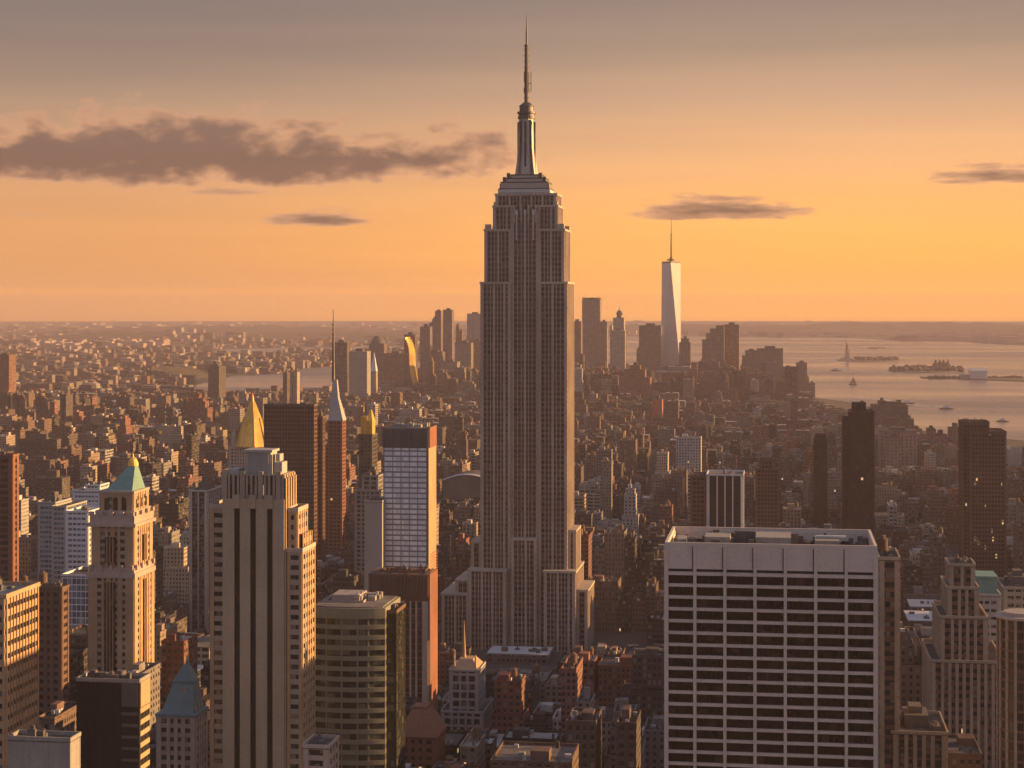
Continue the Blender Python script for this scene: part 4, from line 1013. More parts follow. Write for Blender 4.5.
sky_tower('glass_tower', 'pale far tower with white edges left of the tapering glass tower', K, 612, 625, 331, 5300, lv, (4, 4, .35), 40, ((610, 612, 326, 2, 38),), rt=(.4, .38, .35))
sky_tower('lattice_topped_tower', 'pale far tower with a small dark lattice ball on top', K, 613, 624, 318, 5800, lv, (5, 4, .3), 40)
x, y = X(619, 5800), 5815; z = Z(318, x, 5800); mb = MB(); mb.cyl(x, y, 6, 11, z + 6, z + 14, 10); mb.cyl(x, y, 11, 5, z + 14, z + 24, 10); mb.cyl(x, y, 1.5, .5, z + 24, z + 36, 6)
mb.build('lattice_ball', 'darksteel', bpy.data.objects['lattice_topped_tower'])
sky_tower('broad_office_slab', 'broad flat-topped brown slab left of the tapering glass tower', K, 639, 661, 326, 5350, mv, (4, 4, .6), 50, ((636.5, 640, 350, 4, 40),))
sky_tower('round_topped_tower', 'far brown tower with rounded top right of the tapering glass tower', K, 679, 690.5, 343, 5300, mv, (4, 4, .6), 36, ((681, 689, 339, 3, 30),))
sky_tower('slant_roofed_block', 'wide low block with pale slanting roof before the tapering glass tower', K, 656, 690, 372, 4900, gv, (4, 4, .4), 60, ((668, 690, 367, 8, 40),), rt=(.42, .38, .35))
T, x0, x1, ya, yb, z = sky_tower('stepped_tower', 'broad far tower with slanted left shoulder and notched top', K, 716, 724, 326, 5400, mv, (4, 4, .5), 50, ((702, 716, 340, 0, 50), (706, 716, 334, 1, 48), (710, 716, 329, 2, 46)), desc='the notched far tower', roofy=False)
sky_tower('office_tower', 'flat-topped far tower joined right of the notched far tower', K, 724, 739, 325, 5450, bv, (4, 4, .5), 50)
sky_tower('office_tower', 'dark far tower in front of the notched far tower', K, 701, 719, 362, 5000, dv, (4, 4, .6), 50)
sky_tower('office_tower', 'short brown far block right of the notched far tower', K, 738, 755, 374, 4900, bv, (4, 4, .6), 50)
sky_tower('office_tower', 'wide stepped far tower at the harbour edge with twin shoulders', K, 757, 783, 349, 5300, mv, (4, 4, .55), 50, ((745, 757, 351, 3, 44), (742, 745, 357, 6, 38), (783, 788, 371, 4, 40), (788, 793, 377, 4, 40)), desc='the wide twin-shouldered harbour tower')
sky_tower('office_tower', 'slim far tower standing alone right of the twin-shouldered tower', K, 796, 807, 363, 5150, mv, (4, 4, .5), 34, ((807, 809, 378, 4, 28),))
sky_tower('office_tower', 'smallest stubby tower at the right end of the far skyline', K, 809, 815, 384, 5050, mv)
# left of the central skyscraper
sky_tower('office_tower', 'pale narrow tower immediately left of the central skyscraper, flat roof', K, 467, 481, 314, 6000, lv, (5, 4, .35), 50)
sky_tower('office_tower', 'dark block below the pale narrow tower left of the central skyscraper', K, 471, 482, 341, 5500, mv, (4, 4, .6))
sky_tower('office_tower', 'broad mauve block rising behind the jagged rooftops left of centre', K, 455, 471, 343, 5450, gv, (4, 4, .5))
sky_tower('spiked_tower', 'thin spiky tower between the two tallest left-hand far towers', K, 456, 459, 325, 5900, bv, (4, 4, .5), 24, ((459.5, 462, 331, 3, 20),))
sky_tower('office_tower', 'tallest far tower left of centre with orange sunlit right edge', K, 443, 452, 310, 5750, mv, (4, 4, .5), xs=454, desc='the tallest far tower left of centre')
sky_tower('office_tower', 'dark twin just left of the tallest left-hand far tower', K, 435, 441, 311, 5850, mv, (4, 4, .5), 30, ((432, 436, 319, 3, 26), (428, 433, 324, 3, 30)))
sky_tower('office_tower', 'broad shoulder tower at the left end of the tall far cluster', K, 420, 430, 327, 5500, mv, (4, 4, .5), 40)
sky_tower('office_tower', 'low dark block under the tall far cluster left of centre', K, 425, 442, 352, 5200, mv, (4, 4, .6), 50)
sky_tower('office_tower', 'short wide block under the tallest far tower left of centre', K, 440, 457, 362, 5000, gv, (4, 4, .5), 50)
# rippling tower; sunlight on its edge is painted as a gold-coloured strip
Y = 5000.0; x0, x1 = X(403, Y), X(409.5, Y)
T, x0, x1, ya, yb, zt = sky_tower('rippling_tower', 'far tower with a wavy golden sunlit side left of centre', K, 404, 415, 335, 5050, dv, (4, 4, .6), 40, desc='the wavy golden far tower')
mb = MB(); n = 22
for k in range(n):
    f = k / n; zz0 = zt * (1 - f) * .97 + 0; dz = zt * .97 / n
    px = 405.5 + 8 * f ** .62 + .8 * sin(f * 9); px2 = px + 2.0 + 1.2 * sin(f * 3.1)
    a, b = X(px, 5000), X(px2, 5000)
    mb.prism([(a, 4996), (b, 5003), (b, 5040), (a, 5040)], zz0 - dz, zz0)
mb.build('painted_sun_strip', 'gold', T)
sky_tower('office_tower', 'wide low brown slab left of the wavy golden far tower', K, 384, 404, 354, 5200, bv, (4, 4, .6), 60)
T, x0, x1, ya, yb, z = sky_tower('domed_tower', 'far tower with rounded dome top left of the wavy golden tower', K, 369, 384, 344, 5400, mv, (4, 4, .6), 44)
mb = MB(); xm = (x0 + x1) / 2
for a, b, c, d_ in ((22, 20, 0, 8), (20, 15, 8, 16), (15, 8, 16, 23)): mb.cyl(xm, ya + 22, a, b, z + 1.2 + c, z + 1.2 + d_, 20)
mb.build('dome', 'darkconc', T)
T, x0, x1, ya, yb, z = sky_tower('white_spired_tower', 'tiny pale tower with white needle roof below the domed far tower', K, 370.5, 376, 372, 4500, lv, (4, 4, .4), 20)
mb = MB(); mb.frustum((x0, x1, ya, yb), z + 1.3, ((x0 + x1) / 2 - .5, (x0 + x1) / 2 + .5, (ya + yb) / 2 - .5, (ya + yb) / 2 + .5), z + 48); mb.build('spire', 'white', T)
sky_tower('office_tower', 'pale grey slab right of the needle, light concrete front', K, 349, 367, 352, 4300, (.30, .29, .28), (5, 4, .3), 40, rt=(.3, .28, .26))
sky_tower('office_tower', 'dark flat-topped tower immediately behind the needle of the spired tower', K, 333, 347, 343, 4500, dv, (4, 4, .6), 40)
sky_tower('housing_tower', 'isolated red-brown tower on the far river shore, upper left', 'apartment building', 208, 219, 367, 4300, dv, (4, 3.4, .4), xs=226, tiers=((211, 218, 365, 5, 20),), desc='the isolated red-brown tower')
sky_tower('housing_tower', 'dark twin tower at the left edge below the horizon', 'apartment building', -4, 9, 355, 4000, bv, (4, 3.4, .4), 40, desc='the dark tower at the far left edge')
sky_tower('riverside_tower', 'slender tower silhouetted against the river left of the needle', 'apartment building', 283, 287, 373, 3900, dv, (4, 3.4, .4), 24)
sky_tower('riverside_tower', 'paler paired slender towers on the riverbank left of the needle', 'apartment building', 288.5, 292, 371, 3950, lv, (4, 3.4, .3), 24, ((293, 297, 372, 2, 24),))
sky_tower('brick_block', 'broad reddish rounded mass of a building below the dark-crowned tower', 'building', 619, 650, 378, 4300, bv, (4, 4, .4), 60, ((624, 645, 370, 6, 44), (630, 640, 366, 10, 30)), desc='the broad reddish block')
sky_tower('brick_block', 'orange-lit brick block with bright roof in the midtown low-rise', 'building', 652, 662, 400, 3700, (.36, .13, .07), (4, 4, .3), 40)
sky_tower('pale_block', 'pale stepped block at the right among low downtown roofs', 'building', 745, 776, 402, 3900, (.36, .27, .22), (4, 4, .4), 50, ((750, 770, 397, 6, 36), (735, 748, 412, 4, 36)), desc='the pale stepped block')
sky_tower('dark_riverside_block', 'long dark riverside block sloping down beside the water', 'building', 872, 908, 406, 3350, dv, (5, 4, .5), 60, ((868, 874, 412, 4, 50), (905, 914, 420, 6, 50), (912, 922, 430, 6, 50), (878, 886, 402, 20, 20), (893, 905, 404, 16, 20)), desc='the long dark riverside block')
sky_tower('pale_riverside_block', 'pale warehouse-like block below the long dark riverside block', 'building', 880, 917, 432, 2750, (.26, .19, .16), (6, 5, .3), 60, ((886, 902, 438, -14, 14),))
for i, (a, b, yt) in enumerate(((928, 936, 430), (936, 947, 436), (950, 962, 429))):
    sky_tower('riverside_tower', ['small brown riverside block left of its two neighbours by the bronze slab', 'middle and lowest of three small riverside blocks by the bronze slab', 'small riverside block touching the left side of the bronze slab'][i], 'building', a, b, yt, 2900, (.17, .11, .09), (4, 3.6, .4), 40)
sky_tower('housing_slab', 'long dark low slab with bright orange end left of the picture', 'apartment building', 18, 57, 440, 2350, dv, (3, 3, .4), xs=61, desc='the long dark slab with orange end')
sky_tower('housing_slab', 'second dark slab below the long one, shorter with orange end', 'apartment building', 24, 50, 461, 2150, dv, (3, 3, .4), xs=55)
sky_tower('housing_slab', 'dark slab with tall orange end near the green pyramid roof', 'apartment building', 36, 62, 479, 1950, dv, (3, 3, .4), xs=70)
for i, (a, b, cxs, yt, lab) in enumerate(((0, 8, 12, 397, 'leftmost'), (13, 17, 21, 394, 'second'), (19, 22.5, 25, 396, 'third'), (36, 41.5, 46, 397, 'fourth and isolated one'), (60, 62, 64, 394, 'fifth, narrowest'), (64, 66, 73, 395, 'rightmost, widest-lit'))):
    sky_tower('housing_tower', f'{lab} in the far row of dark towers with orange ends', 'apartment building', a, b, yt, 3300, dv, (3, 3, .4), xs=cxs, group='housing towers with orange ends in a row')

# ================================================================== HARBOUR: islands, statue, boats
M['land'] = ground_mat('island_ground', ((.05, .045, .035), (.08, .07, .05), (.12, .10, .08)), .01)
def ellipse_px(cx, cy, rx_, ry_, n=18): return [(cx + rx_ * cos(2 * pi * i / n), cy + ry_ * sin(2 * pi * i / n)) for i in range(n)]
sheet('statue_island', ellipse_px(869, 360.3, 32, 1.8), .7, 'land', th=2.2, kind='structure')
sheet('landmark_island', ellipse_px(927, 370.5, 39, 2.6), .7, 'land', th=2.2, kind='structure')
sheet('small_island', ellipse_px(877, 348.2, 10, .9), .7, 'land', th=2, kind='structure')
sheet('pier_ground', [(920, 377.3), (960, 377), (1030, 378), (1400, 382), (1400, 386), (1030, 382), (965, 379.5), (921, 378.3)], .7, 'land', th=2.5, kind='structure')
def stuff_trees(name, px0, px1, py, n, hmin, hmax, seed, rad=8, sprd=.8):
    rnd = random.Random(seed); mb = MB()
    for i in range(n):
        x, y = G(rnd.uniform(px0, px1), py + rnd.uniform(-sprd, sprd)); h = rnd.uniform(hmin, hmax); r = rnd.uniform(.6, 1.3) * rad
        k = 7; a0 = rnd.random() * 6
        p1 = [(x + r * rnd.uniform(.6, 1.1) * cos(a0 + 2 * pi * j / k), y + r * rnd.uniform(.6, 1.1) * sin(a0 + 2 * pi * j / k)) for j in range(k)]
        p0 = [(x + (q[0] - x) * .8, y + (q[1] - y) * .8) for q in p1]; p2 = [(x + (q[0] - x) * .5, y + (q[1] - y) * .5) for q in p1]
        mb.prism(p0, 1, 2 + h * .5, poly2=p1); mb.prism(p1, 2 + h * .5, 2 + h, poly2=p2)
    return mb.build(name, 'woods', None, kind='stuff')
stuff_trees('island_woods', 855, 896, 360.3, 60, 8, 16, 1, 14); stuff_trees('island_woods', 890, 963, 370.6, 110, 8, 18, 2, 12, 1.4)
stuff_trees('pier_woods', 922, 1024, 378.6, 60, 4, 9, 3, 10, .3)
# statue on its pedestal
x, y = G(847, 360.2); u = dep(x, y) / F; z0 = 2.9
T = thing('statue', 'tiny statue with one raised arm on a tall pedestal on its island', 'statue', (x, y, z0))
mb = MB(); mb.cyl(x, y, 34, 30, z0, z0 + 9, 11); mb.build('base', 'limestone', T)
mb = MB(); mb.frustum((x - 11, x + 11, y - 11, y + 11), z0 + 9, (x - 7, x + 7, y - 7, y + 7), z0 + 40); mb.box(x - 8, x + 8, y - 8, y + 8, z0 + 40, z0 + 43); mb.build('pedestal', 'limestone', T)
mb = MB(); mb.cyl(x, y, 6.2, 4.4, z0 + 43, z0 + 62, 10); mb.cyl(x, y, 4.4, 3.0, z0 + 62, z0 + 71, 10); mb.cyl(x, y, 1.9, 2.0, z0 + 71, z0 + 77, 8); mb.cyl(x, y, 3.4, 1.0, z0 + 76.5, z0 + 78.5, 8)
mb.prism([(x - 4.5, y - 1), (x - 2.5, y - 1), (x - 2.5, y + 1), (x - 4.5, y + 1)], z0 + 68, z0 + 84, poly2=[(x - 6, y - .8), (x - 4.4, y - .8), (x - 4.4, y + .8), (x - 6, y + .8)])
mb.cyl(x - 5.2, y, 1.6, 2.2, z0 + 84, z0 + 87, 8); mb.cyl(x - 5.2, y, 1.5, .2, z0 + 87, z0 + 92, 8); mb.box(x + 2.5, x + 5.5, y - 2.5, y - 1.5, z0 + 58, z0 + 67); mb.build('figure', 'darkconc', T)  # dark tone paints the figure as a silhouette; its own colour is green
# island museum halls and pier shed
def hall(name, label, px0, px1, py, h, material='brick', depth=30, towers=()):
    a, y = G(px0, py); b, _ = G(px1, py); y2 = y + depth
    T = thing(name, label, 'building', ((a + b) / 2, y, 2.9))
    mb = MB(); mb.box(a, b, y, y2, 2.9, 2.9 + h, tint={'brick': (.20, .12, .09), 'silver': (.6, .58, .55)}.get(material, (.3, .27, .24)), par=(8, 5, .45)); mb.build('wall', 'facade' if material == 'brick' else material, T)
    mb = MB(); m_ = (y + y2) / 2
    mb.prism([(a - 2, y - 2), (b + 2, y - 2), (b + 2, y2 + 2), (a - 2, y2 + 2)], 2.92 + h, 2.9 + h * 1.4, poly2=[(a + 8, m_ - 1), (b - 8, m_ - 1), (b - 8, m_ + 1), (a + 8, m_ + 1)]); mb.build('roof', 'brownbrick' if material == 'brick' else material, T)
    if towers:
        mb = MB()
        for f in towers: q = a + (b - a) * f; mb.cyl(q, y + 4, 5, 4.5, 2.9, h + 16, 8); mb.cyl(q, y + 4, 5, .2, h + 16, h + 24, 8)
        mb.build('corner_tower', 'brownbrick', T)
hall('island_hall', 'brick hall with small corner towers on the wooded harbour island', 933, 950, 370.6, 20, towers=(.15, .4, .62, .88))
hall('island_hall', 'smaller brick hall left of the towered hall on the wooded island', 915, 928, 370.8, 14)
hall('pier_shed', 'long gleaming white shed standing on the harbour pier', 970, 987, 379.4, 26, 'silver', 60)
hall('pier_shed', 'low grey shed at the left part of the harbour pier', 960, 969, 379.2, 10, 'concrete', 40)
def boat(label, px, py, L, sail=False, rot=0.0):
    x, y = G(px, py); z0 = .6; T = thing('boat', label, 'boat', (x, y, z0), 'boats in the harbour')
    w = L * .14; P0 = [(x - L / 2, y - w * .6), (x + L * .3, y - w * .7), (x + L * .48, y), (x + L * .3, y + w * .7), (x - L / 2, y + w * .6)]
    P1 = [(x + (q[0] - x) * 1.06, y + (q[1] - y) * 1.35) for q in P0]
    mb = MB(); mb.prism(P0, z0 - .3, z0 + L * .09, poly2=P1); mb.build('hull', 'black' if sail else 'darkconc', T)
    mb = MB()
    if sail:
        mb.cyl(x, y, .6, .3, z0 + L * .09, z0 + L * 1.0, 8); mb.prism([(x - L * .02, y - .3), (x + L * .42, y - .3), (x + L * .42, y + .3), (x - L * .02, y + .3)], z0 + L * .15, z0 + L * .95, poly2=[(x - L * .02, y - .2), (x + L * .02, y - .2), (x + L * .02, y + .2), (x - L * .02, y + .2)])
        mb.prism([(x - L * .40, y - .3), (x - L * .05, y - .3), (x - L * .05, y + .3), (x - L * .4, y + .3)], z0 + L * .15, z0 + L * .7, poly2=[(x - L * .09, y - .2), (x - L * .05, y - .2), (x - L * .05, y + .2), (x - L * .09, y + .2)])
        mb.build('sail', 'brownbrick', T)
    else:
        mb.box(x - L * .3, x + L * .15, y - w * .45, y + w * .45, z0 + L * .09 + .01, z0 + L * .2); mb.box(x - L * .1, x + L * .1, y - w * .35, y + w * .35, z0 + L * .2, z0 + L * .28); mb.cyl(x - L * .18, y, L * .03, L * .03, z0 + L * .2, z0 + L * .36, 8)
        mb.build('cabin', 'silver', T)
boat('dark two-sailed boat on the open harbour left of the islands', 853, 385.0, 26, True)
boat('small ferry at the end of a bright wake on the harbour', 908, 404.2, 34)
boat('small dark boat right of the wake near the riverside towers', 947, 409.5, 34)
boat('small pale boat near the statue island', 836, 371, 40)
boat('tiny ferry far out on the harbour upper right', 1003, 422, 26)
m, t, b = mat('wake_foam'); b.inputs['Base Color'].default_value = (.62, .58, .52, 1); b.inputs['Roughness'].default_value = .6; M['foam'] = m
rnd = random.Random(4); mb = MB()
for (pts, th) in (([(905, 404.6), (930, 406.2), (944, 406.6)], .8), ([(848, 396.4), (880, 399.5), (905, 403.6)], .5), ([(825, 364), (846, 362.8)], .35)):
    for k in range(40):
        f = rnd.random(); i = min(int(f * (len(pts) - 1)), len(pts) - 2); g_ = f * (len(pts) - 1) - i
        px = pts[i][0] + (pts[i + 1][0] - pts[i][0]) * g_; py = pts[i][1] + (pts[i + 1][1] - pts[i][1]) * g_ + rnd.uniform(-th, th) * .5
        P = [G(px - rnd.uniform(1, 4), py), G(px, py + .22), G(px + rnd.uniform(1, 4), py), G(px, py - .22)]
        mb.quad([(q[0], q[1], .68 + .004 * k) for q in P])
mb.build('wake', 'foam', None, kind='stuff')

# ================================================================== CITY FABRIC
import numpy as np
PAL = [('dark brown', (.082, .064, .058), 5), ('brown brick', (.14, .093, .076), 5), ('red brick', (.19, .09, .066), 1.6), ('tan', (.26, .20, .155), 2.6), ('grey', (.17, .155, .145), 3.2),
       ('cream', (.36, .30, .235), 1.6), ('near-black', (.04, .037, .035), 2.4), ('pale grey', (.33, .315, .30), 1.3)]
RPAL = [((.055, .05, .047), 5), ((.10, .09, .083), 4), ((.17, .15, .14), 2.5), ((.30, .28, .26), 1.5), ((.55, .53, .50), .7), ((.12, .065, .05), 1)]
def wch(rnd, L, key): return rnd.choices(L, [key(q) for q in L])[0]
WATER = [[(1500, 470), (1024, 441), (960, 436), (922, 431), (905, 418), (880, 409), (845, 402), (800, 396), (760, 388), (700, 377), (640, 371), (560, 369), (480, 369), (440, 366), (425, 356), (455, 344), (500, 341), (560, 338), (650, 336), (760, 337), (800, 337.5), (850, 338), (900, 341), (960, 342), (1010, 345), (1060, 347), (1500, 355)],
         [(205, 393), (238, 391), (262, 389.5), (330, 388), (400, 384), (430, 372), (425, 360), (400, 363), (345, 366), (320, 367), (290, 370), (268, 375), (250, 376), (235, 376), (215, 381), (190, 386), (120, 388), (95, 392), (110, 396), (160, 395)],
         [(170, 357), (205, 356), (250, 354), (300, 352), (420, 351), (425, 346), (300, 347.5), (235, 349), (195, 352)]]
def in_poly(x, y, P):
    r = False; j = len(P) - 1
    for i in range(len(P)):
        if (P[i][1] > y) != (P[j][1] > y) and x < (P[j][0] - P[i][0]) * (y - P[i][1]) / (P[j][1] - P[i][1]) + P[i][0]: r = not r
        j = i
    return r
def wet(x, y):
    q = proj(x, y, 0)
    return q is None or any(in_poly(q[0], q[1], P) for P in WATER)
def lim(px, Y):
    """highest picture row a filler roof may reach so the landmarks stay clear"""
    L = 392
    for a, b, y_, Ym in ((392, 444, 766, 800), (442, 484, 745, 1010), (484, 550, 680, 1235), (438, 600, 654, 1330), (86, 158, 676, 880), (28, 110, 585, 1180), (0, 112, 500, 1990), (155, 209, 655, 760), (186, 210, 560, 1250), (205, 320, 640, 1400), (205, 320, 560, 1980), (315, 350, 545, 1760), (345, 400, 575, 1500), (395, 440, 700, 1120), (436, 482, 500, 2000),
                         (684, 745, 532, 1500), (752, 782, 532, 1700), (810, 830, 532, 2050), (842, 876, 545, 1800), (960, 1010, 580, 1600), (936, 1005, 575, 900), (905, 945, 634, 1370), (600, 665, 530, 1700), (575, 665, 655, 1290),
                         (660, 900, 548, 1600), (875, 1024, 470, 2700), (0, 210, 478, 2100), (640, 1024, 425, 3400), (0, 1024, 415, 3200), (560, 700, 378, 4300), (700, 860, 392, 4300), (860, 1024, 428, 3700), (355, 400, 380, 4200)):
        if a - 4 < px < b + 4 and Y < Ym: L = max(L, y_)
    if px > 815 and Y > 3000: L = max(L, 400 + (px - 815) * .3)
    if Y > 4300: L = 352 + 22 * random.random() if 425 < px < 800 else L
    if 195 < px < 345 and Y > 2900: L = max(L, 389)
    if Y > 3900 and px < 400: L = max(L, 372)
    return L
bway = (G(628, 560), G(664, 436))
def near_diag(x, y):
    (ax, ay), (bx, by) = bway; f = (y - ay) / (by - ay)
    return .15 < f < 1.3 and abs(x - (ax + (bx - ax) * f)) < 12
lots = []
rnd = random.Random(77)
AVX = [-38 + 205 * k for k in range(-12, 12)]
for yi in range(8, 80):
    yb = yi * 80.0
    if yb > 1900 and yi % 2 == 0: joff = rnd.uniform(-90, 90)
    elif yb <= 1900: joff = 0
    for k in range(len(AVX) - 1):
        gp = 13 if yb <= 1900 else 7.5
        xa, xb = AVX[k] + gp + joff, AVX[k + 1] - gp + joff
        for row in (0, 1):
            ya = yb + 8 + row * 32.5; x = xa
            while x < xb - 10:
                far = yb > 3300
                w = rnd.choice((8, 10, 12, 15, 18, 22, 30) if yb < 2600 else (12, 15, 18, 22, 28, 38)) * (1.35 if far else 1); w = min(w, xb - x)
                dpt = 31.5 if rnd.random() < .6 else rnd.uniform(20, 31)
                lots.append((x + .15, x + w - .15, ya, ya + dpt)); x += w
B_ = []
parks = [(G(220, 446), 90), (G(160, 470), 70), (G(700, 452), 60), (G(600, 500), 40), (G(905, 520), 80), (G(860, 590), 55)]
for (x0, x1, y0, y1) in lots:
    xm, ym = (x0 + x1) / 2, (y0 + y1) / 2
    q = proj(xm, ym, 0)
    if q is None or q[0] < -90 or q[0] > 1110 or dep(xm, ym) < 700 or wet(xm, y0) or wet(xm, y1): continue
    if dep(xm, ym) > 6900: continue
    if near_diag(xm, ym): continue
    if any(math.hypot(xm - p[0][0], ym - p[0][1]) < p[1] for p in parks): continue
    if any(x0 < f[1] and x1 > f[0] and y0 < f[3] and y1 > f[2] for f in FOOT): continue
    px = q[0]; r = rnd.random(); Yd = dep(xm, ym)
    if Yd < 1500: h = 18 + 62 * r ** 1.8
    elif Yd < 2600: h = 13 + 42 * r ** 2.2 + (45 * rnd.random() if rnd.random() < .09 else 0)
    elif Yd < 4300: h = 12 + 30 * r ** 2 + (38 * rnd.random() if rnd.random() < .10 else 0)
    else: h = (20 + 62 * r ** 2 + (85 * rnd.random() if rnd.random() < .22 else 0)) if 425 < px < 800 else 16 + 40 * r ** 2
    if px < 200 and 2200 < Yd < 4200 and rnd.random() < .07: h = rnd.uniform(45, 62)
    pr_ = proj(x1, y0, 0)[0]; pl_ = proj(x0, y0, 0)[0]
    L = max(lim(pl_, y0), lim(pr_, y0), lim(proj(x1, y1, 0)[0], y0))
    hm = EYE - (L - HY) * dep(xm, y0) / F
    if h > hm: h = hm - rnd.uniform(0, 6) if hm > 18 else hm
    if h < 6: continue
    col = wch(rnd, PAL, lambda c: c[2])
    B_.append(dict(x0=x0, x1=x1, y0=y0, y1=y1, h=h, col=col, rt=wch(rnd, RPAL, lambda c: c[1])[0], px=px))
# visibility estimate, front to back
for q in ((665, 900, 544, 600), (206, 316, 480, 640), (88, 154, 492, 850), (157, 207, 690, 700), (77, 149, 683, 600), (315, 405, 608, 700), (0, 37, 590, 560), (481, 573, 200, 1290), (444, 594, 590, 1285), (383, 435, 430, 1100), (399, 436, 576, 930), (264, 317, 406, 1500), (36, 66, 590, 800), (364, 383, 503, 1090),
          (940, 1005, 618, 800), (1016, 1024, 620, 640), (893, 946, 735, 690), (398, 436, 712, 800), (222, 268, 447, 1950), (690, 742, 477, 1450), (850, 874, 413, 1750), (963, 1006, 430, 1560), (814, 827, 440, 2000), (36, 100, 500, 1300)): OCC.append(q)
ev = [(q[3], 0, q) for q in OCC] + [(b_['y0'], 1, b_) for b_ in B_]
ev.sort(key=lambda e: (e[0], e[1]))
rast = np.zeros((384, 512), bool)
for Yv, kd, q in ev:
    if kd == 0: a, b, yt = q[0], q[1], q[2]; yb2 = HY + F * EYE / Yv
    else:
        a = proj(q['x0'], q['y0'], 0)[0]; b = max(proj(q['x1'], q['y0'], 0)[0], proj(q['x1'], q['y1'], 0)[0])
        yt = proj(q['x0'], q['y1'], q['h'])[1]; yb2 = proj(q['x0'], q['y0'], 0)[1]
    i0, i1, j0, j1 = max(0, int(a / 2)), min(512, int(math.ceil(b / 2))), max(0, int(yt / 2)), min(384, int(math.ceil(yb2 / 2)))
    if i1 <= i0 or j1 <= j0:
        if kd: q['vis'] = 0
        continue
    sub = rast[j0:j1, i0:i1]
    if kd:
        q['vis'] = int((~sub).sum())
        if q['vis']:
            jj, ii = np.nonzero(~sub); q['vc'] = (2 * (i0 + ii.mean()), 2 * (j0 + jj.mean()))
    sub[:] = True
B_.sort(key=lambda q: -q['vis'])
NIND = 290
nearb, rest = B_[:NIND], B_[NIND:]

def win_par(rnd, name): 
    if name in ('cream', 'pale grey') and rnd.random() < .4: return (rnd.uniform(4, 7), 3.8, .8)
    if name == 'near-black': return (3.0, 3.7, .75)
    return (rnd.uniform(2.4, 3.4), rnd.uniform(3.2, 3.8), rnd.uniform(.38, .55))
def shape(b_, rnd, wl, rf, top=None, plant=None, detail=True):
    x0, x1, y0, y1, h = b_['x0'], b_['x1'], b_['y0'], b_['y1'], b_['h']; jt = rnd.uniform(.8, 1.25); tint = tuple(v * jt for v in b_['col'][1]); par = win_par(rnd, b_['col'][0]); u0 = rnd.randrange(400) * par[0]
    tiers = [(x0, x1, y0, y1, 0, h)]
    if h > 38 and (x1 - x0) > 14 and rnd.random() < .6:
        a, c = (x1 - x0) * rnd.uniform(.08, .2), (y1 - y0) * rnd.uniform(.08, .2); h1 = h * rnd.uniform(.55, .8)
        tiers = [(x0, x1, y0, y1, 0, h1), (x0 + a, x1 - a, y0 + c, y1 - c, h1, h)]
        if h > 60 and rnd.random() < .5: tiers[1] = (x0 + a, x1 - a, y0 + c, y1 - c, h1, h * .92); tiers.append((x0 + 1.7 * a, x1 - 1.7 * a, y0 + 1.6 * c, y1 - 1.6 * c, h * .92, h))
    for (a, b, c, d_, z0, z1) in tiers:
        wl.box(a, b, c, d_, z0, z1, tint=tint, par=par, u0=u0, top=False, bottom=False)
        rf.box(a + .35, b - .35, c + .35, d_ - .35, z1 - 1.1, z1 - .9, tint=b_['rt'], bottom=False) if detail else rf.box(a, b, c, d_, z1 - .3, z1, tint=b_['rt'], bottom=False)
        if detail: rf.ring(a - .15, b + .15, c - .15, d_ + .15, z1 - .9, z1 + .25, .5, tint=tuple(v * 1.1 for v in tint), rt=tuple(v * 1.4 for v in tint))
    a, b, c, d_, _, z1 = tiers[-1]; w, dd = b - a, d_ - c
    kit = top if top is not None else rf
    bx, by = a + w * rnd.uniform(.1, .5), c + dd * rnd.uniform(.1, .5)
    kit.box(bx, bx + min(7, w * .4), by, by + min(8, dd * .4), z1 - 1, z1 + rnd.uniform(2.5, 4.5), tint=tuple(v * (.8 + jt * .5) for v in tint))
    if detail:
        for k in range(rnd.randrange(2, 8)):
            s = rnd.uniform(.8, 2.6); qx, qy = rnd.uniform(a + 1, b - 1 - s), rnd.uniform(c + 1, d_ - 1 - s); g_ = rnd.choice((.08, .15, .3, .5))
            (plant or kit).box(qx, qx + s, qy, qy + s * rnd.uniform(.7, 1.6), z1 - 1, z1 + rnd.uniform(.2, 1.6), tint=(g_, g_ * .96, g_ * .92))
    return tiers[-1]
NUM = ['first', 'second', 'third', 'fourth', 'fifth', 'sixth', 'seventh', 'eighth', 'ninth', 'tenth', 'eleventh', 'twelfth', 'thirteenth', 'fourteenth', 'fifteenth', 'sixteenth', 'seventeenth', 'eighteenth', 'nineteenth', 'twentieth'] + [f'{k}th' for k in range(21, 80)]
recs = []
